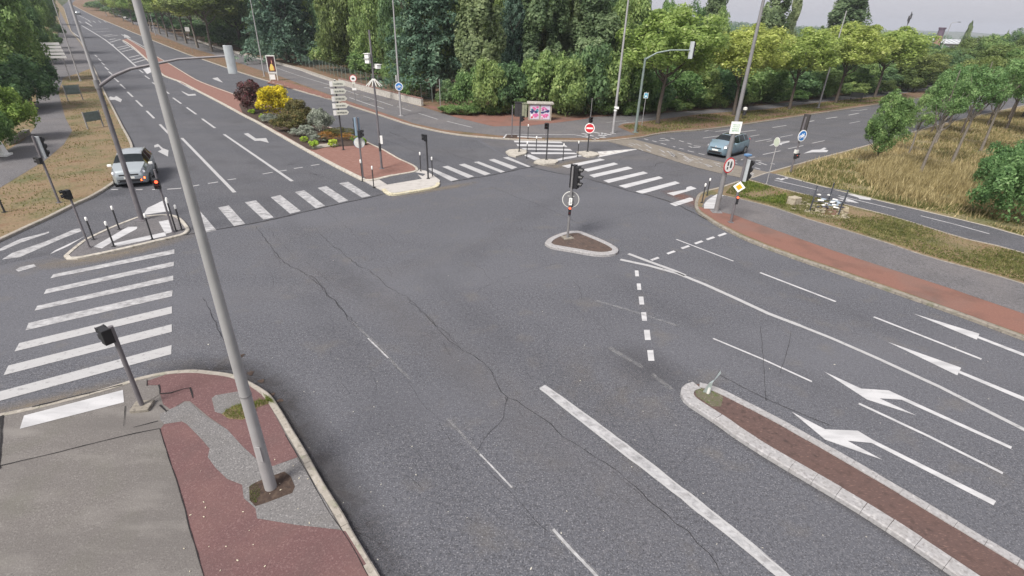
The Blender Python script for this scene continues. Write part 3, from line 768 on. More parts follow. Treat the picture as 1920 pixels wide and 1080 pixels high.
ribbons('lane_line', [([(341, 259), (440, 361)], .2), ([(420, 252), (548, 340)], .2)], ZP, PAINT, parent=road)
ribbons('lane_line', [(z1((740, 380), (960, 510), (1100, 600), (1210, 685), (1400, 850), (1520, 960), (1570, 1000)), .3), (z1((600, 480), (740, 580)), .3), (z1((1360, 620), (1560, 760), (1750, 920)), .25), (z1((1340, 515), (1450, 580), (1700, 715), (1900, 880)), .25), ([(296, 132), (330, 151), (362, 169)], .14), ([(300, 117), (340, 141), (400, 168), (447, 187)], .14), (z1((700, 230), (860, 310), (940, 320)), .25), (z1((800, 330), (900, 395)), .4)], ZP, PAINT, parent=road)
hz_ = []
for a, b in (((1280, 715), (1440, 680)), ((1310, 745), (1480, 700)), ((1350, 775), (1520, 735)), ((1450, 865), (1620, 825)), ((1490, 905), (1660, 860)), ((1520, 945), (1700, 895)), ((1150, 600), (1250, 580)), ((1170, 635), (1330, 590)), ((1060, 540), (1200, 515)), ((950, 480), (1180, 465)), ((900, 440), (1150, 430)), ((1090, 555), (1290, 530))):
    hz_.append((z1(a, b), .45))
ribbons('hatching', hz_, ZP, PAINT_W, parent=road)
sheet('hatching', [[(268, 130), (282, 126), (289, 133), (276, 139)]], ZP, PAINT_N, parent=road)
# give-way dashes across the avenue
ribbons('stop_dash', [(q5((835, 343), (885, 342)), .16), (q5((1020, 343), (1070, 342)), .16), (q5((1140, 343), (1180, 341)), .16), (q5((1255, 340), (1360, 333)), .16), (q5((1440, 318), (1495, 308)), .16), (q5((1560, 297), (1635, 286)), .16), (q5((1708, 270), (1770, 262)), .14), (c6((50, 506), (125, 493)), .14), (c6((175, 485), (230, 477)), .16), (c6((285, 465), (350, 455)), .16), (c6((412, 443), (475, 433)), .16)], ZP, PAINT, parent=road)
# lane arrows on the avenue (worn)
def arrow_shape(name, polys, mat): sheet(name, polys, ZP, mat, parent=road)
arrow_shape('lane_arrow', [[(200, 186), (207, 181), (214, 183), (218, 180), (229, 187), (226, 192), (215, 187), (207, 188)]], PAINT)
arrow_shape('lane_arrow', [[(289, 273), (296, 270), (305, 278), (316, 282), (315, 294), (296, 284), (303, 281), (298, 275), (290, 277)]], PAINT)
arrow_shape('lane_arrow', [[(340, 170.5), (354, 177), (366, 176), (368, 179), (353, 180), (342, 173)]], PAINT)
arrow_shape('lane_arrow', [[(457, 251), (465, 249.5), (480, 260), (499, 259), (504, 268), (488, 264), (478, 264.5)]], PAINT)
arrow_shape('lane_arrow', [[(398, 147), (408, 145), (418, 155), (412, 153), (404, 150)]], PAINT)
arrow_shape('lane_arrow', [[(232, 64), (240, 67), (246, 72), (238, 70), (233, 71)]], PAINT)
# near road
sheet('lane_line', [[(1011, 728), (1022, 722), (1060, 748), (1125, 797), (1200, 853), (1262, 903), (1330, 955), (1370, 985), (1420, 1026), (1484, 1082), (1560, 1145), (1540, 1160), (1462, 1082), (1400, 1032), (1350, 993), (1310, 962), (1245, 910), (1185, 865), (1110, 808), (1045, 757)]], ZP, PAINT_W, parent=road)
ribbons('lane_line', [([(1013, 729), (1110, 806), (1185, 863), (1245, 908), (1310, 960), (1350, 991), (1465, 1085), (1550, 1155)], .06, .008), ([(1022, 723), (1125, 798), (1200, 854), (1262, 904), (1330, 956), (1480, 1080), (1550, 1140)], .045, .01)], ZP + .003, PAINT, parent=road)
ribbons('lane_line', [([(1178, 476), (1215, 490), (1262, 507), (1285, 517)], .2), ([(1163, 487), (1215, 498), (1270, 513), (1320, 533), (1380, 560), (1440, 588), (1500, 611)], .2), ([(1500, 611), (1560, 635), (1640, 670), (1760, 725), (1920, 806), (2300, 1000)], .16)], ZP, PAINT, parent=road)
ribbons('lane_line', [([(1268, 449), (1375, 490)], .09), ([(1425, 511.5), (1567, 566)], .12), ([(1638, 594.5), (1840, 674)], .12), ([(1610, 757), (1740, 818), (1880, 888)], .1), ([(1337, 635), (1430, 674), (1522, 716)], .08)], ZP, PAINT_N, parent=road)
ribbons('worn_line', [([(1115, 563), (1190, 585), (1272, 612)], .12), ([(1142, 652), (1175, 672), (1205, 689)], .16), ([(1222, 702), (1260, 731)], .16), ([(660, 604), (683, 625), (705, 645), (740, 683), (770, 712)], .09), ([(838, 785), (852, 799), (893, 845), (962, 917)], .07), ([(1035, 992), (1075, 1035), (1125, 1085)], .11), ([(1300, 520), (1330, 528)], .1), ([(1478, 600), (1500, 606)], .1)], ZP, PAINT_F, parent=road)
ribbons('worn_line', [([(690, 635), (712, 656), (728, 672)], .05), ([(900, 852), (925, 878), (960, 915)], .04), ([(1037, 993), (1070, 1030), (1120, 1082)], .06)], ZP + .003, PAINT_W, parent=road)
nd = []
for x, y, h in ((1194, 513, 5.5), (1198, 538, 6), (1202.5, 564, 7.5), (1207.5, 594, 8), (1213.5, 628.5, 9.5), (1220, 667, 10)):
    hw = h * .5 + .7
    nd.append([(x - hw - h * .1, y - h), (x + hw - h * .1, y - h), (x + hw + h * .13, y + h), (x - hw + h * .13, y + h)])
sheet('turn_dash', nd, ZP, PAINT_N, parent=road)
nd = []
for x, y in ((1228, 486), (1258, 474), (1285, 464), (1310, 455), (1332, 447.5), (1354, 440.5)):
    nd.append([(x - 9, y + 1), (x + 5, y - 4), (x + 9, y - 1.5), (x - 5, y + 3.5)])
sheet('turn_dash', nd, ZP, PAINT_N, parent=road)
sheet('lane_arrow', [c7b((1085, 192), (1585, 345), (1565, 390)), c7b((1575, 362), (1572, 378), (1920, 515), (2400, 715), (2410, 700), (1920, 493))], ZP, PAINT_N, parent=road)
sheet('lane_arrow', [c7b((895, 405), (1448, 600), (1418, 657)), c7b((1436, 622), (1430, 640), (1920, 850), (2500, 1110), (2510, 1085), (1920, 820))], ZP, PAINT_N, parent=road)
sheet('lane_arrow', [(1544.5, 697), (1614, 729), (1666, 732.5), (1695, 746), (1897, 838), (1895, 842.5), (1690, 750), (1649, 747.5), (1719, 780), (1625, 749.5)], ZP, PAINT_N, parent=road)
sheet('lane_arrow', [(1484, 772.5), (1547, 805.5), (1608, 808), (1637.5, 826), (1867.5, 940), (1862, 948), (1634, 831), (1589, 827), (1655, 863), (1547, 825)], ZP, PAINT_N, parent=road)
# side road
z3 = lambda *pp: [(1300 + x / 10.667, 230 + y / 10.667) for x, y in pp]
c4 = lambda *pp: [(1440 + x / 4, y / 4) for x, y in pp]
ribbons('lane_line', [(z3((230, 175), (300, 155), (440, 182), (760, 140)), .14), (z3((190, 310), (560, 260)), .14), (z3((910, 195), (1250, 150)), .14), (z3((1140, 275), (1320, 245)), .13), (z3((1240, 380), (1560, 325)), .13), (z3((1580, 100), (1860, 55)), .16), (z3((1390, 640), (1745, 565)), .13), (z3((800, 775), (990, 735)), .12), (z3((1130, 700), (1230, 685)), .12), (z3((1740, 395), (1920, 370)), .2), (c4((435, 890), (520, 878)), .22), (c4((603, 864), (680, 850)), .22), (c4((620, 832), (690, 828), (745, 820)), .16), (c4((330, 1075), (425, 1055)), .12), (c4((90, 1030), (185, 1012)), .12), (c4((610, 925), (690, 910)), .12), (c4((150, 1117), (265, 1092)), .12), (c4((-10, 1062), (30, 1055)), .12), (c4((310, 912), (345, 905)), .22)], ZP, PAINT, parent=road)
sheet('lane_arrow', [c4((265, 1152), (330, 1125), (390, 1122), (420, 1108), (440, 1112), (420, 1122), (452, 1128), (440, 1142), (330, 1143))], ZP, PAINT_N, parent=road)
sheet('lane_arrow', [z3((1510, 470), (1600, 420), (1640, 430), (1920, 375), (1920, 390), (1760, 430), (1780, 450), (1640, 440))], ZP, PAINT_N, parent=road)
cyc = []
for a, b in (((575, 215), (615, 228)), ((655, 235), (700, 247)), ((742, 260), (795, 273)), ((735, 215), (780, 210)), ((725, 232), (830, 235)), ((780, 218), (815, 228)), ((840, 208), (880, 220)), ((925, 232), (970, 247)), ((1005, 258), (1050, 270)), ((865, 292), (885, 298)), ((925, 310), (970, 320)), ((1020, 290), (1070, 305)), ((1040, 302), (1130, 300)), ((1070, 285), (1140, 292)), ((1010, 335), (1075, 350)), ((1120, 362), (1180, 375)), ((1690, 430), (1745, 440)), ((1695, 462), (1740, 475)), ((1720, 450), (1800, 478)), ((1680, 505), (1735, 520)), ((1840, 460), (1880, 470)), ((1450, 450), (1505, 462)), ((1480, 435), (1550, 425))):
    cyc.append((z8(a, b), .17))
ribbons('cycle_marks', cyc, ZP, PAINT, parent=road)
rr = random.Random(5); cyc = []
for k in range(46):
    t = rr.uniform(.04, .92); s = rr.uniform(-.35, .35)
    x = 1160 + (1430 - 1160) * t; y = 263 + (333 - 263) * t + s * 16 * (1 - .1 * t)
    l = rr.uniform(5, 13)
    cyc.append(([(x, y), (x + l, y + l * rr.choice((.28, .5, .42, .55, .6)))], rr.uniform(.07, .14)))
ribbons('scraped_marks', cyc, ZP, PAINT_W, parent=road)
# marks on raised ground
ribbons('path_line', [([(400, 92), (480, 114), (560, 142), (620, 160)], .14), ([(640, 166), (672, 178)], .14), ([(655, 183), (704, 200)], .16), ([(681, 180), (705, 193), (737, 198)][:1] + [(737, 198.5)], .14), ([(705, 199), (760, 213)][:1] + [(720, 204)], .14), ([(785, 212.5), (821, 224)], .14), ([(838, 227.5), (885, 239)], .14), ([(745, 200), (771, 208.5)], .14), ([(350, 76), (400, 91)], .14), ([(270, 50), (350, 76)], .12), ([(608, 164), (622, 166)], .3), ([(1137, 230), (1174, 226)], .1), ([(1160, 233), (1205, 227)], .12), ([(1200, 224), (1230, 221)], .1), ([(1167, 229), (1180, 230)], .2), ([(1472, 197), (1505, 192)], .1)], .134, PAINT, label='white lines on the north cycleway', cat='marking', zpx=.12)
ribbons('pavement_line', [(z7((100, 645), (142, 590), (620, 594), (1060, 597), (1150, 612), (1340, 665)), .14), (z7((290, 622), (620, 638)), .45)], .136, PAINT_N, label='white outline on the pavement by the north crossing', cat='marking', zpx=.12)
ribbons('pavement_blocks', [(z7(a, b), .26) for a, b in (((1160, 578), (1230, 592)), ((1250, 600), (1320, 618)), ((1310, 560), (1400, 578)), ((1200, 610), (1260, 625)), ((1420, 570), (1500, 590)), ((1380, 600), (1440, 612)), ((1430, 590), (1490, 610)), ((1500, 590), (1560, 600)), ((1340, 640), (1390, 648)), ((1400, 630), (1480, 640)), ((1440, 575), (1450, 620)), ((1280, 645), (1340, 662)))], .136, PAINT_N, label='broken white blocks painted beside the white lamp column', cat='marking', zpx=.12)
ribbons('cycle_path_line', [([(1452, 338), (1534, 357)], .1), ([(1572, 367), (1625, 380), (1679, 393)], .1), ([(1726, 405), (1790, 421), (1855, 439)], .1), ([(1456, 336), (1462, 334.5)], .2), ([(1463, 338), (1470, 335)][:2], .2), ([(1473, 335), (1476, 333.5)], .2)], .138, PAINT_N, label='white centre line of the right cycle path', cat='marking', zpx=.12)
sheet('cycle_arrows', [[(1588, 364), (1606, 365), (1634, 371), (1632, 375), (1612, 373), (1608, 370)], [(1570, 370), (1586, 371), (1600, 376), (1611, 381), (1590, 378)], [(1565, 374), (1580, 375), (1594, 380)]], .138, PAINT_N, label='white arrows on the right cycle path', cat='marking')
# ================================================================== CRACKS AND STAINS
cr = [([(480, 425), (505, 460), (530, 490), (580, 518), (605, 542), (625, 562), (650, 588), (672, 612)], .035, .05), ([(580, 518), (600, 537), (625, 562), (668, 606)], .03, .06),
      ([(600, 440), (660, 490), (715, 525), (770, 565), (805, 600), (860, 650), (910, 690), (930, 715), (952, 745), (1010, 775), (1060, 820), (1130, 868), (1175, 900), (1240, 960), (1300, 1010), (1370, 1080), (1440, 1150)], .032, .05),
      ([(770, 565), (795, 590), (830, 622), (862, 652)], .03, .06), ([(952, 745), (940, 785), (915, 815), (890, 850)], .02, .04), ([(1150, 885), (1200, 925), (1260, 985)], .015, .06),
      ([(690, 632), (730, 672), (790, 752), (840, 795)], .012, .03), ([(888, 850), (930, 895), (970, 935), (1000, 970), (1028, 998)], .016, .02),
      ([(962, 367), (1012, 385), (1060, 407), (1095, 425)], .03, .03), ([(920, 351), (962, 367)], .03, .03), ([(1095, 425), (1130, 414), (1170, 405), (1212, 394)], .02, .03),
      ([(870, 560), (900, 543), (930, 530), (1000, 505), (1062, 490)], .016, .04), ([(1275, 870), (1300, 848), (1330, 825), (1356, 808)], .014, .03), ([(1600, 640 - 40), (1640, 622)], .01, .03),
      ([(600, 385), (640, 420), (700, 470), (735, 520)], .012, .05), ([(380, 560), (400, 600), (420, 640), (432, 670), (438, 700)], .035, .03), ([(975, 330), (1010, 352), (1060, 380)], .012, .04), ([(980, 960), (1010, 990)], .01, .02),
      ([(500, 425), (540, 470), (560, 500)], .012, .05), ([(1180, 400), (1240, 430), (1300, 452)], .01, .03), ([(830, 640), (845, 668)], .02, .03), ([(1620, 560), (1640, 570), (1650, 565)], .012, .03), ([(780, 690), (800, 715)], .01, .03), ([(240, 500), (300, 485), (360, 460)], .012, .03),
      (c6((20, 310), (120, 350), (260, 422), (350, 470), (480, 520), (600, 560), (690, 600), (770, 650)), .02, .03), (c6((240, 435), (300, 430)), .1, .03), (c6((400, 500), (460, 515)), .08, .03), (c6((480, 540), (520, 515)), .03, .02),
      (c6((1000, 190), (1080, 215), (1150, 260), (1350, 300), (1420, 330), (1500, 370), (1620, 402), (1700, 450)), .035, .04), (c6((830, 210), (1050, 280), (1200, 340), (1400, 420), (1440, 440)), .04, .03), (c6((1000, 190), (1080, 225)), .1, .03), (c6((1050, 330), (1150, 320), (1300, 300)), .025, .03), (c6((1600, 300), (1650, 350)), .03, .02),
      (z8((320, 430), (345, 410), (420, 388), (520, 368), (600, 355)), .03, .03), (z8((420, 388), (325, 375)), .02, .02), (z8((320, 430), (350, 455), (450, 490)), .03, .03), (z8((600, 490), (680, 495), (700, 470), (765, 450)), .06, .03), (z8((600, 440), (620, 415), (690, 405), (700, 385)), .04, .03), (z8((600, 440), (660, 435), (705, 410)), .03, .03),
      (z8((560, 590), (650, 600), (800, 560), (1000, 520), (1080, 495)), .03, .02), (z8((800, 570), (900, 585), (1020, 558)), .02, .02), (z8((1090, 495), (1120, 520), (1160, 555)), .03, .02), (z8((280, 250), (330, 290), (350, 310)), .05, .02), (z8((880, 660), (940, 690), (1000, 700)), .03, .04)]
for k in range(95):
    x = rr.uniform(480, 1250); y = rr.uniform(420, 1000); a = rr.uniform(.3, 1.1); l = rr.uniform(15, 55)
    cr.append(([(x, y), (x + l * .5 * math.cos(a), y + l * .5 * math.sin(a)), (x + l * math.cos(a + rr.uniform(-.5, .5)), y + l * math.sin(a + rr.uniform(-.5, .5)))], rr.uniform(.007, .016), .04))
cr = [(a_, w_ * .42, j_ * 1.1) for a_, w_, j_ in cr]
ribbons('crack', cr, .018, CRACK, parent=road)
ribbons('seam', [([(345, 441), (480, 418), (590, 393), (690, 371), (722, 363)], .05, .02), ([(848, 341), (925, 328), (995, 313), (1008, 309)], .06, .02), ([(995, 313), (1030, 322), (1100, 335), (1180, 359), (1215, 366), (1270, 384), (1320, 410), (1348, 421)], .05, .03), ([(1425, 612), (1430, 660), (1433, 712), (1436, 752)], .012, .01), ([(1483, 622), (1474, 665), (1462, 700)], .01, .01), ([(1350, 704), (1440, 750), (1560, 800)], .015, .01), ([(1132, 264), (1194, 280), (1300, 313), (1389, 334), (1426, 342)], .05, .01), ([(1188, 258), (1250, 276), (1321, 296), (1389, 311)], .03, .01), ([(440, 685), (447, 705)], .08, .03)], .018, SEAM, parent=road)
fadestrip('gutter_stain', K_BL[6:], .9, .008, DIRT, road, side=1)
fadestrip('gutter_stain', K_BL[:7], .45, .008, DUST, road, side=1)
fadestrip('gutter_stain', K_SE[15:], .4, .008, DIRT, road, side=-1)
fadestrip('gutter_stain', [(2220, 1370), (1800, 1080), (1620, 960), (1440, 853), (1370, 808), (1310, 769), (1287, 753)], .35, .008, DIRT, road, side=1)
fadestrip('gutter_stain', [(1140, 640), (1190, 670), (1240, 705), (1290, 745)], 1.1, .008, DIRT, road, both=True)
fadestrip('dust_stain', [(0, 505), (60, 497), (150, 490), (260, 468), (350, 442), (380, 435)], .7, .008, DUST, road, both=True)
fadestrip('dust_stain', [(735, 370), (800, 358), (850, 350), (900, 340)], .5, .008, DUST, road, both=True)
fadestrip('dust_stain', [(985, 300), (1040, 312), (1080, 303), (1120, 300)], .8, .008, DUST, road, both=True)
fadestrip('dust_stain', [(1000, 655), (1100, 700), (1180, 760), (1260, 830)], 1.5, .008, layered('faint_dust', (.20, .17, .13), [], bump=0, alpha=(1.2, .4, .75, .0, .35), alpha_attr=True), road, both=True)
fadestrip('dust_stain', [(1250, 355), (1290, 375), (1320, 395)], .8, .008, layered('red_dust', (.22, .10, .07), [], bump=0, alpha=(3, .3, .6, .3, .9), alpha_attr=True), road, both=True)
fadestrip('tyre_track', [(500, 470), (700, 560), (900, 700), (1100, 860), (1300, 1060)], 1.2, .008, layered('polished_track', (.20, .195, .205), [], bump=0, alpha=(.8, .35, .7, .05, .4), alpha_attr=True), road, both=True)
LT = layered('light_track', (.22, .215, .225), [], bump=0, alpha=(.5, .3, .75, .03, .26), alpha_attr=True)
DK = layered('dark_track', (.055, .055, .06), [], bump=0, alpha=(.45, .35, .75, .02, .11), alpha_attr=True)
for px_, w_, mt_ in (([(330, 590), (420, 560), (540, 545), (700, 520), (860, 470), (980, 420)], .9, LT), ([(400, 480), (560, 440), (740, 400), (900, 372), (1010, 350)], 1.0, LT), ([(620, 500), (760, 600), (900, 730), (1040, 880), (1180, 1070)], .8, LT), ([(1110, 480), (1180, 540), (1330, 620), (1520, 720), (1750, 850)], .9, DK), ([(1300, 470), (1450, 530), (1650, 610), (1900, 720)], .8, DK), ([(1250, 500), (1400, 550), (1600, 630), (1900, 760)], .6, LT), ([(560, 520), (640, 640), (720, 760), (820, 900), (960, 1080)], .9, DK), ([(760, 480), (900, 600), (1060, 730), (1240, 880), (1450, 1070)], .9, DK), ([(430, 640), (480, 690), (560, 800), (680, 1000), (740, 1090)], 1.0, DK), ([(250, 600), (330, 640), (420, 650), (470, 680)], .8, LT), ([(470, 350), (600, 470), (700, 560)], .7, DK), ([(1130, 330), (1000, 400), (900, 470), (820, 560)], .9, DK), ([(380, 330), (300, 270), (250, 210), (215, 160)], .5, DK), ([(520, 330), (430, 270), (350, 210), (300, 165)], .5, DK), ([(880, 300), (760, 265), (640, 225), (520, 180)], .5, DK), ([(1250, 330), (1450, 290), (1640, 240)], .6, DK), ([(1240, 300), (1400, 262), (1600, 222)], .5, DK)):
    fadestrip('tyre_track', px_, w_, .008, mt_, road, both=True)
def spill(name, c, r, mat, z=.02, n=14, zb=0.0):
    b = P(c[0], c[1], zb); m = MB(); vs = [(b.x, b.y, b.z + z)]
    for k in range(n):
        a = 2 * PI * k / n; q = r * rr.uniform(.5, 1.2)
        vs.append((b.x + q * math.cos(a), b.y + q * math.sin(a), b.z + z))
    m.add(vs, [(0, 1 + k, 1 + (k + 1) % n) for k in range(n)])
    return m.build(name, mat, road)
for c in ((452, 668), (470, 700), (490, 716), (512, 740), (525, 752)): spill('gutter_litter', c, rr.uniform(.08, .16), SOIL)
# litter flecks
m = MB()
for k in range(110):
    x, y = rr.uniform(330, 1900), rr.uniform(400, 1075)
    if k < 30: x, y = rr.uniform(560, 820), rr.uniform(700, 1070)
    b = P(x, y); s = rr.uniform(.006, .016); a = rr.uniform(0, 3)
    if rr.random() < .12: s *= 1.8
    m.box((b.x, b.y, .018), (s * 2, s, .006), a)
m.build('litter_fleck', plain('fleck_pale', (.45, .43, .38), .8), road)
m = MB()
for k in range(26):
    x, y = rr.uniform(340, 600), rr.uniform(860, 1075)
    b = P(x, y, .12); s = rr.uniform(.006, .018); m.box((b.x, b.y, .14), (s * 2.2, s, .008), rr.uniform(0, 3))
tag(m.build('litter', plain('fleck_cream', (.55, .50, .38), .8)), 'pale flecks of litter on the red pavement', 'litter', None, 'stuff')
# ================================================================== STREET FURNITURE
UP = Vector((0, 0, 1))
def frame(base, z=.12):
    return P(base[0], base[1], z)
def yawv(a): return Vector((math.cos(a), math.sin(a), 0))
def signal_head(parent, c, a, n=3, s=.30, back=SHELL, lit=None, name='signal_head', board=True):
    """traffic light: box facing direction a (yaw), n lamps with visors; c = centre of the back face (local to the parent)"""
    f = yawv(a); r = Vector((-f.y, f.x, 0)); h = s * n
    Q = Matrix((f, r, UP)).transposed()
    m = MB()
    hw_ = s * .54; nn = 10; vs = []
    for zz in (-h / 2 - .05, h / 2 + .05):
        for q in range(nn + 1):
            an = PI * q / nn; vs.append(Vector(c) + r * math.cos(an) * hw_ - f * math.sin(an) * s * .30 + f * .03 + UP * zz)
    fs = [(q, q + 1, nn + 2 + q, nn + 1 + q) for q in range(nn)] + [(nn, 0, nn + 1, 2 * nn + 1), tuple(range(nn, -1, -1)), tuple(range(nn + 1, 2 * nn + 2))]
    m.add(vs, fs, 0)
    m.box(Vector(c) + f * .12, (.18, s * .96, h + .02), M=Q, mi=1)
    hd = m.build(name, [back, BLACK], parent, bevel=.008)
    for k in range(n):
        z = h / 2 - s * (k + .5)
        cc = Vector(c) + f * .21 + UP * z
        v = MB()
        for q in range(9):      # hooded visor: upper three quarters of a ring, projecting and sloping
            a0, a1 = R(-40 + q * 28.9), R(-40 + (q + 1) * 28.9)
            p = [cc + r * math.cos(x) * s * .40 + UP * math.sin(x) * s * .40 for x in (a0, a1)]
            L = [.06 + .16 * (.5 + .5 * math.sin(x)) for x in (a0, a1)]
            v.add([p[0], p[1], p[1] + f * L[1] - UP * .02, p[0] + f * L[0] - UP * .02], [(0, 1, 2, 3)])
        vo = v.build('visor', BLACK, hd)
        l = MB(); l.disc(cc - f * .005, f, s * .36, .012)
        l.build('lamp', REDON if lit == k else LENS, hd)
    return hd
def ped_head(parent, c, a, lit=False, side=1, s=.21, name='pedestrian_head', off=.2):
    f = yawv(a); r = Vector((-f.y, f.x, 0))
    Q = Matrix((f, r, UP)).transposed()
    c = Vector(c) + f * off * .3 + r * off * side
    m = MB(); m.box(c, (.20, s * 1.25, s * 2.3), M=Q)
    hd = m.build(name, BLACK, parent, bevel=.015)
    for k in (1, -1):
        cc = c + f * .10 + UP * s * .55 * k
        v = MB(); v.box(cc + UP * s * .5 + f * .07, (.16, s * 1.1, .015), M=Q); v.box(cc + r * s * .52 + f * .06 + UP * .05, (.13, .015, s * .8), M=Q); v.box(cc - r * s * .52 + f * .06 + UP * .05, (.13, .015, s * .8), M=Q)
        v.build('visor', BLACK, hd)
        l = MB(); l.disc(cc, f, s * .33, .01)
        l.build('lamp', REDON if (lit and k == 1) else LENS, hd)
    return hd
def post(parent, h, r0, r1=None, mat=POLEG, name='pole', z0=-.1, n=14, foot=True, x=0, y=0):
    m = MB(); m.tube([(x, y, z0), (x, y, h * .5), (x, y, h)], [r0, (r0 + (r1 or r0)) / 2, r1 or r0], n)
    o = m.build(name, mat, parent, smooth=True)
    if foot:
        f = MB(); f.tube([(x, y, z0), (x, y, .05)], [r0 * 1.35] * 2, n); f.box((x, y, .012), (r0 * 4, r0 * 4, .02)); f.build('foot_plate', mat, o)
    return o
def mast(name, label, cat, base, top, r0, r1=None, mat=POLEG, z=.12, group=None, foot=True, maxh=None):
    """thing at base px whose pole ends at the height seen at top px"""
    b = frame(base, z); h = HT(base, top[0], top[1], z)
    if maxh: h = min(h, maxh)
    t = thing(name, label, cat, b, 0, group)
    p = post(t, h, r0, r1, mat, foot=foot)
    return t, b, h, p
def zat(base, px, z=.12): return HT(base, px[0], px[1], z)
def round_sign(parent, z, a, r, face, rim=None, off=.09, back=GREYSIGN, name='sign_plate', x=0, y=0):
    f = yawv(a); c = Vector((x, y, z)) + f * off
    m = MB(); m.disc(c - f * .01, f, r, .02); o = m.build(name, rim or face, parent)
    if rim:
        m = MB(); m.disc(c + f * .012, f, r * .84, .004); m.build('sign_face', face, o)
    bm_ = MB(); bm_.disc(c - f * .016, f, r * .97, .004); bm_.build('sign_back', back, o)
    br = MB(); r_ = Vector((-f.y, f.x, 0)); br.box(c - f * (off * .5), (.05, .10, .04), a); br.build('bracket', POLEG, o)
    return o
def bicycle_symbol(parent, c, a, s, mat=WHITE):
    f = yawv(a); r = Vector((-f.y, f.x, 0)); m = MB()
    def L(p, q, w=.035): m.tube([c + f * .02 + r * p[0] * s + UP * p[1] * s, c + f * .02 + r * q[0] * s + UP * q[1] * s], w * s, 5)
    for cx in (-.34, .34):
        pts = [(cx + .21 * math.cos(k * PI / 7), -.14 + .21 * math.sin(k * PI / 7)) for k in range(15)]
        for p, q in zip(pts, pts[1:]): L(p, q)
    L((-.34, -.14), (-.1, .18)); L((-.1, .18), (.22, .16)); L((.22, .16), (.34, -.14)); L((-.1, .18), (0, -.14)); L((0, -.14), (-.34, -.14)); L((0, -.14), (.22, .16)); L((.22, .16), (.2, .28)); L((.2, .28), (.32, .3)); L((-.14, .25), (-.04, .25), .05)
    m.build('bicycle_symbol', mat, parent)
def scribble(parent, c, a, w, h, rows, mat=INK, name='lettering', seed=1, out=.014):
    """small strokes standing for text that is too small to read"""
    f = yawv(a); r = Vector((-f.y, f.x, 0)); m = MB(); q = random.Random(seed)
    Q = Matrix((f, r, UP)).transposed()
    for i in range(rows):
        z = h / 2 - h * (i + .5) / rows
        x = -w / 2
        while x < w / 2 - .01:
            l = q.uniform(.3, .8) * h / rows * .55
            m.box(Vector(c) + f * out + r * (x + l / 2) + UP * (z + q.uniform(-.05, .05) * h / rows), (.004, l, h / rows * q.uniform(.4, .6)), M=Q)
            x += l + q.uniform(.12, .5) * h / rows * .5
    return m.build(name, mat, parent)
# ---- near lamp column
t, b, h, p = mast('lamp_column', 'thick pale lamp column rising from a soil pit in the near left foreground', 'lamp column', (508, 914), (254, 0), .126, .052, POLEL, foot=False, maxh=30)
h0 = h
m = MB(); m.tube([(0, 0, h), (0, 0, h + .6)], [.052, .05], 14); m.build('pole_top', POLEL, t, smooth=True)
m = MB(); m.box((.03, -.122, 1.1), (.09, .012, .42)); m.build('access_door', POLEL, t, bevel=.004)
m = MB(); m.tube([(0, 0, 2.55), (0, 0, 2.58)], .113, 14); m.build('seam_ring', POLEG, t)
# ---- near left pedestrian signal
bb = frame((268, 764)); tt = thing('pedestrian_signal', 'pedestrian signal on a leaning-looking grey post beside the near left crossing', 'signal', bb)
h = zat((268, 764), (199, 614)); post(tt, h, .055, mat=POLEM, foot=False)
ped_head(tt, (0, 0, h - .22), R(150), side=1, off=.13, s=.17)
m = MB(); m.box((0, .0, .03), (.44, .40, .12), R(12)); o = m.build('concrete_footing', CONC_D, bevel=.02); o.location = bb
tag(o, 'square concrete footing under the near left pedestrian signal', 'footing')
# ---- signal mast with arm, left island
base = (266, 412); bb = frame(base, .07); t = thing('signal_mast', 'signal mast whose long curved arm reaches over the left avenue', 'signal mast', bb)
h = zat(base, (178, 152), .07)
post(t, h, .12, .095, POLEM)
d = yawv(0)
# arm end: vertical through an unknown ground point; choose the arm direction across the avenue
def at_depth(px, dep):      # point on the view ray at a given depth
    dd = Vector(((px[0] - 960) / FOC, (px[1] - 540) / FOC, 1.0)); dd = Vector((dd.dot(_T), dd.dot(_W), dd.dot(_U)))
    return dd * dep + Vector((0, 0, CAMH))
FWD = Vector((_T[2], _W[2], _U[2]))
def depth_of(p): return (Vector(p) - Vector((0, 0, CAMH))).dot(FWD)
def at_height(px, z):      # point on the view ray at height z
    dd = Vector(((px[0] - 960) / FOC, (px[1] - 540) / FOC, 1.0)); dd = Vector((dd.dot(_T), dd.dot(_W), dd.dot(_U)))
    k = (z - CAMH) / dd.z
    return Vector((dd.x * k, dd.y * k, z))
zb = bb.z
dm = depth_of(bb + UP * h); e1 = at_depth((245, 129), dm); e2 = at_depth((335, 111), dm); e3 = at_depth((425, 105), dm)
m = MB(); m.tube([Vector((0, 0, h - .25)), (e1 - bb).lerp(Vector((0, 0, h - .2)), .5) + UP * .06, (e1 - bb), (e2 - bb), (e3 - bb)], [.075, .07, .062, .052, .045], 12)
m.build('arm', POLEM, t, smooth=True)
ea = math.atan2((e3 - bb).y, (e3 - bb).x)
m = MB(); m.tube([(0, 0, h - .3), (0, 0, h + .05)], .12, 14); m.build('collar', POLEG, t, smooth=True)
signal_head(t, (e3 - bb) + yawv(ea) * .12 - UP * .15, R(118), n=3, s=.35, name='arm_signal_head')
# the slim lamp column that stands on the same line
hl = zat(base, (132, 0), .07)
m = MB(); m.tube([(0, 0, h), (0, 0, hl), (0, 0, hl + 1.5)], [.07, .055, .05], 12); m.build('upper_column', POLEL, t, smooth=True)
